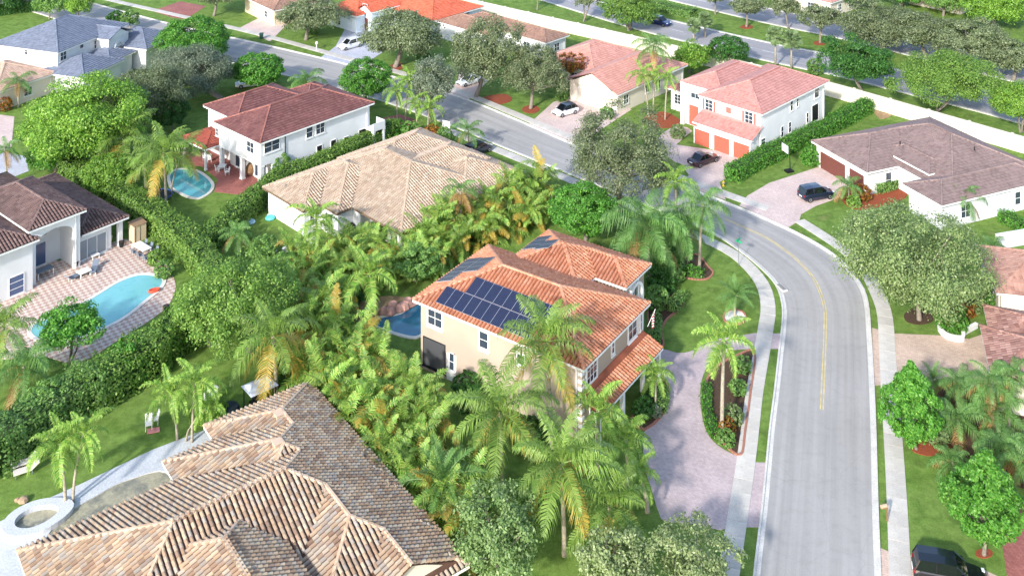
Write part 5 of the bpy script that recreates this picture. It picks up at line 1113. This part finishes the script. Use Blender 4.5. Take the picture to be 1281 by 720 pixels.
# ---- shrubs
S_ = [('pale round shrub by the garage of the mauve brown house', (1014, 206), 1.5, L_bright), ('round bright shrub in the low white wall', (1190, 412), 1.7, L_bright), ('round shrub by the cream house corner', (1232, 380), 1.6, L_bright), ('yellow speckled croton by the right drive', (1218, 386), 1.2, L_sage),
 ('ball shrub at the tip of the planted island', (908, 556), .8, L_mid), ('yellow croton under the island palm', (917, 528), .9, L_sage), ('orange croton beside the island palm', (910, 540), .7, L_red), ('bushy green shrub filling the top of the island', (928, 464), .9, L_mid), ('dark green shrub in the middle of the island', (923, 492), .8, L_mid),
 ('leafy shrub at the entrance left of the curved bed', (826, 366), 1.6, L_dark), ('second leafy shrub at the entrance', (838, 352), 1.5, L_mid), ('fern like shrub below the weeping palm', (820, 384), 1.4, L_mid), ('dark shrub under the queen palms', (836, 340), 1.6, L_dark), ('shrub at the end of the porch hedge', (805, 522), 1.0, L_dark), ('grey leaved shrub at the porch palm', (820, 520), .6, L_grey), ('dark shrub under the porch eave', (812, 500), .9, L_dark),
 ('round shrub before the salmon roofed garage', (759, 148), 1.1, L_bright), ('round shrub beside the hatchback walkway', (703, 126), 1.1, L_mid), ('red mulch shrub by the white front door path', (848, 172), 1.2, L_sage), ('croton bush by the mauve brown garage', (1078, 250), 1.2, L_red), ('low green croton before the garage palm', (1068, 258), .9, L_hedge),
 ('yellow grass clump by the canopy', (264, 528), 1.3, L_yel), ('shrub behind the near lawn chairs', (352, 478), 1.4, L_dark), ('shrub at the foot of the tan wall grill', (470, 300), 1.3, L_mid), ('shrub under the royal palm by the pool soil', (440, 380), 1.3, L_dark), ('leafy shrub by the right eave of the foreground roof', (512, 598), 1.2, L_dark), ('second leafy shrub by the right eave of the foreground roof', (532, 628), 1.2, L_mid),
 ('pink tinged shrub at the left edge by the cream house', (4, 138), 1.3, L_red), ('bush at the foot of the avenue verge palms', (1020, 92), 1.6, L_mid), ('shrub at the base of the light tan hedge end', (496, 172), 1.6, L_bright), ('second shrub by the palm row behind the tan ridge', (514, 172), 1.5, L_mid), ('red shrub behind the tan ridge palms', (540, 172), 1.2, L_red), ('green shrub by the yard sign', (556, 176), 1.2, L_mid),
 ('dark round shrub by the salmon house entry', (706, 104), 1.2, L_dark), ('yellow flower clump under the tapered sidewalk tree', (1172, 556), .9, L_sage), ('bush under the small palm left of the street', (8, 250), 1.1, L_mid), ('shrub by the oak at the top lawn', (392, 42), 1.2, L_mid), ('shrub under the rusty oak', (530, 80), 1.4, L_dark), ('dark filler shrub behind the areca screen by the door', (598, 520), 1.5, L_dark), ('dark filler shrub under the tallest coconut', (660, 560), 1.6, L_dark), ('leafy shrub at the foot of the leaning coconut', (740, 664), 1.7, L_mid), ('leafy shrub below the yellowing coconut', (672, 640), 1.8, L_mid), ('green shrub at the left of the bottom centre tree', (600, 640), 1.6, L_mid),
 ('bright bush on top of the near lawn hedge by the pool corner', (228, 426), 2.1, L_bright), ('lighter bush in the middle of the near lawn hedge', (196, 452), 2.2, L_hedge), ('leafy bush in the near lawn hedge below the small pool tree', (160, 476), 2.3, L_bright), ('pale bush at the shaded end of the near lawn hedge', (120, 500), 2.1, L_mid), ('dark bush at the left end of the near lawn hedge', (60, 530), 2.3, L_mid),
 ('green shrub beside the hedge at the second lawn', (300, 300), 1.4, L_mid), ('shrub below the patio dining table', (196, 330), 1.0, L_hedge), ('bush by the grey fronded palm at the yard edge', (330, 330), 1.9, L_mid), ('bush behind the pale tree by the lawn', (356, 352), 1.9, L_mid), ('low bush below the shed', (205, 346), 1.1, L_mid)]
for lb, px, r, m in S_: shrub(lb, px, r, m)
# ================================================================== VEHICLES
def car_part(stations, ring):
    """loft rings over x stations"""
    mb = MB(); vs = []; n = None
    for s in stations: r = ring(*s); n = len(r); vs += r
    fs = []
    for i in range(len(stations) - 1):
        for j in range(n): fs.append((i * n + j, i * n + (j + 1) % n, (i + 1) * n + (j + 1) % n, (i + 1) * n + j))
    fs += [tuple(range(n))[::-1], tuple((len(stations) - 1) * n + j for j in range(n))]
    return mb.add(vs, fs)
def car(name, label, px, ang, paint, kind='suv', L=4.6, roof=None, cat='car'):
    p = P(*px); root = empty(name, (p.x, p.y, .03), R(ang)); tag(root, label, cat); W = .92; h = {'suv': 1.68, 'sedan': 1.45, 'hatch': 1.56}[kind]; bl = {'suv': 1.0, 'sedan': .88, 'hatch': .95}[kind]
    l = L / 2
    def ring(x, w, zb, zs, zt, wt): return [(x, -w * .92, zb), (x, -w, (zb + zs) / 2), (x, -w * .97, zs), (x, -wt, zt), (x, wt, zt), (x, w * .97, zs), (x, w, (zb + zs) / 2), (x, w * .92, zb)]
    hd = bl - .02; rear = bl if kind != 'sedan' else bl + .02
    st = [(-l, W * .80, .42, .62, .72, W * .72), (-l + .12, W * .93, .3, .75, rear - .06, W * .82), (-l + .5, W, .24, bl - .1, rear, W * .88), (-.4, W, .2, bl - .08, bl, W * .9), (l - 1.5, W, .22, bl - .1, hd, W * .88), (l - .6, W * .98, .26, hd - .16, hd - .1, W * .82), (l - .14, W * .9, .3, .62, hd - .22, W * .7), (l, W * .74, .4, .56, .62, W * .6)]
    car_part(st, ring).build('body', paint, root, smooth=False)
    x0, x1, x2, x3 = {'suv': (-l + .1, -l + .42, .35, 1.15), 'sedan': (-l + .75, -l + 1.5, .1, .95), 'hatch': (-l + .15, -l + .75, .25, 1.1)}[kind]
    def cr(x, w, z): return [(x, -w, bl - .05), (x, -w, bl), (x, -w * .82, z), (x, w * .82, z), (x, w, bl), (x, w, bl - .05)]
    cab = car_part([(x0, W * .86, bl + .01), (x1, W * .9, h - .05), ((x1 + x2) / 2, W * .92, h - .01), (x2, W * .92, h - .05), (x3, W * .86, bl + .01)], lambda x, w, z: cr(x, w, z)); cab.build('window_glass', M_dglass, root)
    rp = roof or paint; mb = MB()
    xs = [x1 - .06, (x1 + x2) / 2, x2 + .05]; hw = W * .775
    mb.add([(xs[0], -hw, h - .04), (xs[1], -hw, h + .0), (xs[2], -hw, h - .04), (xs[0], hw, h - .04), (xs[1], hw, h), (xs[2], hw, h - .04), (xs[1], 0, h + .035), (xs[0], 0, h - .01), (xs[2], 0, h - .01)], [(0, 1, 6, 7), (1, 2, 8, 6), (7, 6, 4, 3), (6, 8, 5, 4)])
    for s in (-1, 1):
        for xa, xb in ((x0, x1), (x3, x2)): mb.tube([(xa, s * W * .87, bl), (xb, s * W * .77, h - .05)], .045, 4)
        mb.tube([((x1 + x2) / 2 - .1, s * W * .925, bl), ((x1 + x2) / 2 - .1, s * W * .77, h - .03)], .04, 4)
    mb.build('roof_panel', rp, root)
    for x in (-l + .85, l - .88):
        for s in (-1, 1):
            t = MB().lathe([(.2, -.11), (.31, -.11), (.335, -.07), (.335, .07), (.31, .11), (.2, .11)], 16).build('wheel', M_black, root, (x, s * (W - .1), .335), (R(90), 0, 0)); MB().lathe([(.205, -.115), (.19, -.125), (.05, -.1)], 10).lathe([(.205, .115), (.19, .125), (.05, .1)], 10).build('rim', M_steel, t)
    for s in (-1, 1):
        MB().obox((l - .2, s * W * .62, hd - .24), (.1, 0, 0), (0, .17, 0), (0, 0, .06)).build('headlight', mat('headlight_lens', '#d9dee2', .1, spec=.8), root); MB().obox((-l + .1, s * W * .72, bl - .18), (.06, 0, 0), (0, .13, 0), (0, 0, .1)).build('taillight', mat('taillight_lens', '#8c1512', .15, spec=.8), root)
        MB().obox((x3 - .25, s * (W + .08), bl + .06), (.09, 0, 0), (0, .09, 0), (0, 0, .06)).build('wing_mirror', paint, root)
    MB().obox((-l - .01, 0, .66), (.015, 0, 0), (0, .26, 0), (0, 0, .07)).build('number_plate', M_trim, root); MB().obox((l + .0, 0, .5), (.02, 0, 0), (0, .5, 0), (0, 0, .08)).build('grille', M_black, root)
    return root
pt = lambda n, c, **k: mat('paint_' + n, c, .3, spec=.5, coat=.7, **k)
p_white = pt('white', '#dfe1e4'); p_maroon = pt('maroon', '#2b1019'); p_navy = pt('navy', '#141a33'); p_black = pt('black', '#0d0f16'); p_blue = pt('deep_blue', '#16285a'); p_dkroof = pt('dark_roof', '#2a3442')
car('parked_car', 'dark maroon sedan parked before the red garage doors', (880, 204), 36, p_maroon, 'sedan', 4.8)
car('parked_car', 'dark navy sports utility car on the wide pale drive', (1021, 248), 19, p_navy, 'suv', 4.6)
car('parked_car', 'white hatchback with dark roof on the pale pink drive', (707, 143), 215, p_white, 'hatch', 4.2, roof=p_dkroof)
car('parked_car', 'white people carrier on the grey drive by the red orange roof', (438, 60), 225, p_white, 'suv', 4.9)
car('parked_car', 'white sedan half hidden between the two street oaks', (587, 105), 220, p_white, 'sedan', 4.6)
car('moving_car', 'deep blue sports utility car driving on the avenue', (825, 31), -43, p_blue, 'suv', 4.8)
car('parked_car', 'black sports utility car cut by the bottom right edge', (1188, 727), -14, p_black, 'suv', 4.9)
car('parked_car', 'dark blue car behind the light tan roof ridge', (598, 192), 48, p_navy, 'suv', 4.5)
car('parked_car', 'white car under the clipped tree by the dark red roof', (312, 108), 200, p_white, 'sedan', 4.6)

# ================================================================== SMALL THINGS
def thing(name, label, cat, px, rz=0, group=None): p = P(*px); e = empty(name, (p.x, p.y, .03), R(rz)); return tag(e, label, cat, group)
def text(parent, body, size, loc, rot, m, nm='lettering'):
    c = bpy.data.curves.new(nm, 'FONT'); c.body = body; c.size = size; c.align_x = 'CENTER'; c.align_y = 'CENTER'; c.extrude = .004; o = bpy.data.objects.new(nm, c); COL.objects.link(o)
    dg = bpy.context.evaluated_depsgraph_get(); me = bpy.data.meshes.new_from_object(o.evaluated_get(dg)); bpy.data.objects.remove(o); me.materials.clear(); me.materials.append(m); return link(nm, me, parent, loc, rot)
t = thing('street_sign', 'green street name sign on a thin post by the sidewalk bend', 'sign', (924, 332), -40)
MB().tube([(0, 0, 0), (0, 0, 2.5)], .035, 6).build('post', M_steel, t); MB().box(-.42, .42, -.015, .015, 2.5, 2.72).box(-.015, .015, -.42, .42, 2.74, 2.94).build('sign_plate', mat('sign_green', '#2f9a6e', .5), t)
t = thing('fire_hydrant', 'small yellow fire hydrant at the end of the clipped hedge', 'hydrant', (905, 233))
MB().lathe([(.16, 0), (.16, .06), (.11, .08), (.11, .5), (.14, .52), (.13, .6), (.05, .68)], 12).build('barrel', mat('hydrant_yellow', '#d8b02a', .5), t); MB().tube([(-.22, 0, .38), (.22, 0, .38)], .06, 8).tube([(0, -.2, .38), (0, .1, .38)], .07, 8).build('nozzle', M_steel, t)
t = thing('basketball_hoop', 'basketball hoop with clear board on the lawn by the wide drive', 'hoop', (987, 215), 200)
MB().box(-.5, .5, -.4, .4, 0, .25).build('base', M_black, t); MB().tube([(-.2, 0, .2), (-.1, 0, 2.2), (.6, 0, 3.0)], .06, 6).build('pole', M_dark, t); MB().box(.6, .64, -.7, .7, 2.7, 3.7).build('backboard', mat('board_white', '#d9dcdf', .3), t)
MB().tube([(.9 + .23 * math.cos(a * .628), .23 * math.sin(a * .628), 3.0) for a in range(11)], .015, 5).build('rim', mat('hoop_orange', '#c8552a', .5), t)
t = thing('wheelie_bin', 'dark green wheeled bin on the kerb at the top left', 'bin', (327, 49))
MB().add([(-.25, -.28, .08), (.25, -.28, .08), (.25, .28, .08), (-.25, .28, .08), (-.31, -.36, 1.), (.31, -.36, 1.), (.31, .36, 1.), (-.31, .36, 1.)], [(0, 1, 5, 4), (1, 2, 6, 5), (2, 3, 7, 6), (3, 0, 4, 7)]).build('body', mat('bin_green', '#24463a', .6), t); MB().box(-.34, .34, -.4, .38, 1., 1.08).build('lid', mat('bin_green', '#24463a'), t); MB().tube([(-.3, .34, .12), (.3, .34, .12)], .12, 10).build('wheels', M_black, t)
t = thing('mailbox', 'small mailbox on a wooden post by the right sidewalk', 'mailbox', (1110, 652), 15)
MB().box(-.05, .05, -.05, .05, 0, 1.25).box(-.5, .05, -.04, .04, 1.0, 1.08).build('post', M_wood, t); MB().tube([(-.55, 0, 1.2), (-.05, 0, 1.2)], .13, 10).build('box', mat('mailbox_tan', '#b39c82', .6), t)
t = thing('yard_sign', 'small white yard sign among the shrubs behind the tan ridge', 'sign', (558, 166), -30); MB().tube([(-.4, 0, 0), (-.4, 0, 1.3)], .03, 5).tube([(.4, 0, 0), (.4, 0, 1.3)], .03, 5).build('stakes', M_steel, t); MB().box(-.65, .65, -.02, .02, .7, 1.7).build('board', M_trim, t)
t = thing('flag', 'striped red and white flag hanging at the porch corner', 'flag', (812, 440)); t.location = F1.w(11.6, .1, 4.35); t.rotation_euler.z = F1.a
MB().tube([(0, 0, 0), (.6, -.5, 1.5)], .025, 6).build('pole', M_trim, t)
fb = MB()
for k in range(9):
    fb = MB(); z0, z1 = 1.35 - .12 * k, 1.35 - .12 * (k + 1)
    for q in range(4): a, b = q * .2, (q + 1) * .2; fb.add([(.55 - a * .5, -.45 + .1 * math.sin(a * 9), z0 - a * .5), (.55 - b * .5, -.45 + .1 * math.sin(b * 9), z0 - b * .5), (.55 - b * .5, -.44 + .1 * math.sin(b * 9), z1 - b * .5), (.55 - a * .5, -.44 + .1 * math.sin(a * 9), z1 - a * .5)], [(0, 1, 2, 3)])
    fb.build('stripe', mat('flag_red', '#a8323a', .8) if k % 2 == 0 else M_trim, t)
MB().add([(.56, -.43, 1.36), (.4, -.34, 1.2), (.4, -.33, .84), (.56, -.42, 1.0)], [(0, 1, 2, 3)]).build('canton', mat('flag_blue', '#2c3566', .8), t)
# furniture
M_wht_f = mat('white_furniture', '#e3e1dd', .6); M_grey_f = mat('grey_furniture', '#6c7683', .8); M_cush = mat('cream_cushion', '#cfc7bd', .9)
def chair(name, label, px, rz, m, group=None, s=1.):
    t = thing(name, label, 'chair', px, rz, group); t.scale = (s, s, s); MB().box(-.25, .25, -.25, .25, .4, .46).build('seat', m, t)
    MB().add([(-.25, .2, .46), (.25, .2, .46), (.25, .34, .95), (-.25, .34, .95), (-.25, .25, .46), (.25, .25, .46), (.25, .39, .95), (-.25, .39, .95)], [(0, 1, 2, 3), (7, 6, 5, 4), (0, 3, 7, 4), (1, 5, 6, 2), (3, 2, 6, 7)]).build('backrest', m, t)
    for x in (-.22, .22):
        for y in (-.22, .22): MB().tube([(x, y, 0), (x, y, .41)], .025, 5).build('leg', m, t)
        MB().box(x - .03, x + .03, -.25, .3, .64, .68).build('armrest', m, t)
    return t
def lounger(label, px, rz, m, frame=None, group=None):
    t = thing('sun_lounger', label, 'lounger', px, rz, group); MB().box(-.32, .32, -.95, .35, .28, .38).build('mattress', m, t)
    MB().add([(-.32, .35, .28), (.32, .35, .28), (.32, .35, .38), (-.32, .35, .38), (-.32, .95, .72), (.32, .95, .72), (.32, .9, .82), (-.32, .9, .82)], [(0, 1, 5, 4), (3, 7, 6, 2), (0, 4, 7, 3), (1, 2, 6, 5), (4, 5, 6, 7)]).build('backrest', m, t)
    for x in (-.28, .28):
        for y in (-.8, .4): MB().box(x - .03, x + .03, y - .03, y + .03, 0, .28).build('leg', frame or M_wht_f, t)
    return t
def table(label, px, rz, lx, ly, m, h=.74, name='table', mt=None):
    t = thing(name, label, 'table', px, rz); MB().box(-lx / 2, lx / 2, -ly / 2, ly / 2, h - .06, h).build('table_top', mt or m, t)
    for x in (-lx / 2 + .08, lx / 2 - .08):
        for y in (-ly / 2 + .08, ly / 2 - .08): MB().box(x - .04, x + .04, y - .04, y + .04, 0, h - .06).build('leg', m, t)
    return t
lounger('grey lounger nearest the house on the checked patio', (118, 339), 10, M_grey_f); lounger('grey lounger left of the side table on the checked patio', (92, 350), 150, M_grey_f)
table('white cloth covered low table between the two grey loungers', (105, 345), 50, 1.3, 1.0, M_wht_f, .55)
table('grey topped table inside the arched porch', (55, 345), 50, 1.8, 1.0, M_wht_f, .74, mt=M_grey_f)
t = thing('garden_sofa', 'cream cushioned garden sofa before the grey windows', 'sofa', (113, 319), 50); MB().box(-1.1, 1.1, -.4, .4, .15, .42).build('seat', M_cush, t); MB().box(-1.1, 1.1, .28, .46, .42, .85).build('backrest', M_cush, t)
for x in (-1.15, 1.15): MB().box(x - .08, x + .08, -.4, .46, .1, .62).build('armrest', M_cush, t)
for lb, px, rz in (('cream armchair at the left end of the garden sofa', (101, 326), 140), ('cream armchair at the right end of the garden sofa', (134, 309), -40)): chair('armchair', lb, px, rz, M_cush, s=1.25)
table('small white coffee table before the garden sofa', (119, 323), 50, .9, .55, M_wht_f, .4, 'coffee_table')
table('long white dining table on the patio corner by the shed', (177, 316), -40, 2.4, 1.1, M_wht_f)
for k, (dx, dy, rz, w) in enumerate(((-9, 4, 140, 'nearest the shed on the pool side'), (-2, 8, 140, 'in the middle of the pool side'), (6, 12, 140, 'farthest from the shed on the pool side'), (3, -5, -40, 'nearest the shed on the hedge side'), (10, -1, -40, 'in the middle of the hedge side'), (17, 4, -40, 'farthest from the shed on the hedge side'))): chair('dining_chair', 'grey chair at the patio dining table, ' + w, (177 + dx, 316 + dy), rz, M_grey_f, 'chairs at the patio dining table')
t = thing('garden_shed', 'beige storage shed with brown lid at the patio corner', 'shed', (172, 300), 50); MB().box(-.75, .75, -.6, .6, 0, 1.9).build('body', mat('shed_beige', '#cdb899', .7), t); MB().add([(-.82, -.68, 1.9), (.82, -.68, 1.9), (.82, .68, 2.05), (-.82, .68, 2.05), (-.82, -.68, 1.97), (.82, -.68, 1.97), (.82, .68, 2.14), (-.82, .68, 2.14)], [(0, 1, 5, 4), (1, 2, 6, 5), (2, 3, 7, 6), (3, 0, 4, 7), (4, 5, 6, 7)]).build('lid', mat('shed_brown', '#8f7358', .7), t); MB().box(-.02, .02, -.62, -.6, .1, 1.8).box(-.65, -.6, -.63, -.6, .1, 1.8).build('door_gap', M_dark, t)
for lb, px in (('dark planter pot at the foot of the arch pillar', (95, 334)), ('dark planter pot by the right patio pillar', (152, 309)), ('small dark pot at the patio edge near the lawn', (208, 390))): t = thing('planter_pot', lb, 'pot', px); MB().lathe([(.2, 0), (.3, .5), (.34, .62), (.28, .62)], 12).build('pot', M_dark, t); MB().lathe([(.27, .58), (.05, .66)], 10).build('soil', M_soil, t)
t = thing('pool_float', 'orange red inflatable float at the edge of the turquoise pool', 'float', (193, 365), 30); t.location.z = .09
t.scale = (.6, .6, .8)
MB().tube([(.9 * math.cos(a * .524), .5 * math.sin(a * .524), .12) for a in range(13)], .16, 8).build('tube', mat('float_red', '#d0553a', .5), t); MB().box(-.75, .75, -.35, .35, .05, .12).build('floor', mat('float_red', '#d0553a'), t)
t = thing('kettle_grill', 'covered black grill against the white wall by the light tan roof', 'grill', (437, 293)); MB().lathe([(.75, .0), (.8, .5), (.78, .9), (.55, 1.15), (.1, 1.22)], 14).build('cover', M_black, t); MB().lathe([(.83, .48), (.83, .54), (.8, .54)], 14).build('rim', M_dark, t)
t = thing('trampoline', 'dark round trampoline beside the teal pool', 'trampoline', (198, 250)); MB().lathe([(1.55, .62), (.0, .6)], 20).build('bed', M_black, t); MB().tube([(1.65 * math.cos(a * .314), 1.65 * math.sin(a * .314), .62) for a in range(21)], .09, 6).build('rim', mat('rim_blue', '#2f4e86', .6), t)
for a in range(6): MB().tube([(1.6 * math.cos(a * 1.047), 1.6 * math.sin(a * 1.047), 0), (1.6 * math.cos(a * 1.047), 1.6 * math.sin(a * 1.047), .6)], .03, 5).build('leg', M_steel, t)
t = thing('grill_canopy', 'small canopy with grey white fabric top over a black grill', 'canopy', (325, 512), 40)
for x in (-1.1, 1.1):
    for y in (-.8, .8): MB().box(x - .04, x + .04, y - .04, y + .04, 0, 2.1).build('post', M_dark, t)
MB().add([(-1.3, -1., 2.05), (1.3, -1., 2.05), (1.3, 1., 2.05), (-1.3, 1., 2.05), (-.75, -.0, 2.6), (.75, 0, 2.6)], [(0, 1, 5, 4), (2, 3, 4, 5), (1, 2, 5), (3, 0, 4)]).build('fabric_top', mat('canopy_fabric', '#b9bfca', .8), t); MB().box(-.9, .9, -.3, .3, .0, .95).box(-.5, .5, -.25, .25, .95, 1.25).build('grill', M_black, t)
for k, (px, rz, lb) in enumerate((((186, 537), 20, 'white lawn chair on the left, near the bed of palms'), ((193, 531), -60, 'white lawn chair with a pink towel'))): chair('lawn_chair', lb, px, rz, M_wht_f, s=1.15)
t = thing('towel', 'pink towel lying beside the white lawn chairs', 'towel', (192, 539), 20); MB().box(-.5, .5, -.3, .3, 0, .06).box(-.5, .1, -.3, .3, .06, .1).build('cloth', mat('pink_cloth', '#d08a86', .9), t)
for px, rz, lb in (((260, 506), 30, 'white chair behind the pair of palms, left one'), ((266, 500), -40, 'white chair behind the pair of palms, right one')): chair('lawn_chair', lb, px, rz, M_wht_f, s=1.1)
t = thing('covered_table', 'round dark covered table beside the fabric canopy', 'table', (288, 518)); MB().lathe([(.75, 0), (.8, .5), (.7, .72), (.1, .76)], 14).build('cover', mat('dark_cover', '#27303a', .7), t); MB().lathe([(.83, .44), (.83, .5), (.8, .5)], 14).build('hem', M_grey_f, t)
for px, rz, lb in (((30, 583), -60, 'grey cushioned lounger on the shaded near lawn, upper one'), ((33, 592), -60, 'grey cushioned lounger on the shaded near lawn, lower one')): lounger(lb, px, rz, M_cush, M_grey_f)
t = thing('garden_rock', 'pale rock on the grass above the spa', 'rock', (29, 628)); MB().lathe([(.3, 0), (.42, .12), (.3, .32), (.08, .4)], 7).lathe([(.2, 0), (.24, .1), (.1, .22)], 6, (-.5, .1)).build('stone', mat('rock_tan', '#a58d72', .9, nscale=3), t)
for px, rz, lb in (((257, 201), 60, 'white plastic chair under the red pavilion, left one'), ((262, 203), 20, 'white plastic chair under the red pavilion, right one'), ((272, 215), 120, 'white chair at the corner of the dark red house'), ((284, 219), -60, 'white chair by the pillar of the dark red house')): chair('garden_chair', lb, px, rz, M_wht_f)
table('round white table beside the dark red house', (278, 214), 0, 1.0, 1.0, M_wht_f)
t = thing('hanging_chair', 'brown rattan chair on the red brick patio', 'chair', (313, 219)); MB().lathe([(.4, .1), (.65, .5), (.6, 1.1), (.3, 1.5)], 12).build('shell', M_wood, t); MB().lathe([(.4, .45), (.1, .5)], 10).build('cushion', M_cush, t)
for px, lb, m in (((313, 279), 'blue and white pool float on the tan house lawn', '#9fc4d8'), ((338, 274), 'turquoise toy heap against the white wall', '#5fc0c4')): t = thing('garden_toy', lb, 'toy', px); MB().lathe([(.55, 0), (.62, .12), (.5, .3), (.12, .36)], 10).build('shell', mat('toy_' + m[1:], m, .5), t); MB().box(-.5, .0, .3, .8, 0, .22).build('block', M_wht_f, t)
t = thing('low_wall', 'low white pool edge wall beside the tan house lawn', 'wall', (368, 312), 40); MB().box(-2.6, 2.6, -.2, .2, 0, .5).build('wall_body', M_stucco_w, t); MB().box(-2.7, 2.7, -.26, .26, .5, .56).build('wall_cap', M_coping, t)
t = thing('low_wall', 'curved low white planter wall by the right drive', 'wall', (1190, 420)); wl = [tuple(Vector(p) - P(1190, 420).xy) for p in crom(gp([(1174, 408), (1176, 416), (1186, 424), (1204, 427), (1206, 419), (1222, 410)]), 4)]
strip_mesh(offset(wl, .13), offset(wl, -.13), 0, .45).build('wall_body', M_stucco_w, t); strip_mesh(offset(wl, .17), offset(wl, -.17), .452, .5).build('wall_cap', M_trim, t)
t = thing('garden_wall', 'white rendered wall at the right edge below the hedge', 'wall', (1262, 310)); wl = [tuple(Vector(p) - P(1262, 310).xy) for p in gp([(1246, 312), (1281, 306), (1330, 298)])]
strip_mesh(offset(wl, .12), offset(wl, -.12), 0, 1.6).build('wall_body', M_stucco_w, t); strip_mesh(offset(wl, .18), offset(wl, -.18), 1.602, 1.68).build('wall_cap', M_trim, t)
for px, lb in (((396, 62), 'small white postbox at the kerb of the top lawn'), ((1131, 0), 'x')): 
    if lb == 'x': continue
    t = thing('postbox', lb, 'mailbox', px); MB().box(-.06, .06, -.06, .06, 0, 1.0).build('post', M_trim, t); MB().box(-.18, .18, -.3, .3, 1.0, 1.35).build('box', M_trim, t)
t = thing('pool_rockery', 'pinkish rock waterfall at the end of the dark blue pool', 'rocks', (500, 388), 30)
for k in range(7): rr = random.Random(k); MB().lathe([(.5, 0), (.62, .2), (.45, .5 + .15 * k % .4), (.12, .75)], 7, (k * .5 - 1.6, rr.uniform(-.3, .3))).build('rock', mat('rock_pink', '#b48a7e', .9, nscale=3), t)
t = thing('air_conditioner', 'dark air conditioner unit by the right wall of the mauve brown house', 'air conditioner', (1229, 268), 23); MB().box(-.45, .45, -.45, .45, .08, .95).build('casing', M_dark, t); MB().lathe([(.36, .95), (.36, .99), (.3, .99)], 14).build('fan_grille', M_steel, t); MB().box(-.55, .55, -.55, .55, 0, .08).build('pad', M_conc, t)
t = thing('drain_grate', 'dark storm drain grate set in the kerb bend', 'drain', (978, 361), -70); MB().box(-.7, .7, -.3, .3, 0, .15).build('frame', M_kerb, t)
for k in range(6): MB().box(-.6 + .2 * k, -.5 + .2 * k, -.22, .22, .15, .165).build('bar', M_dark, t)
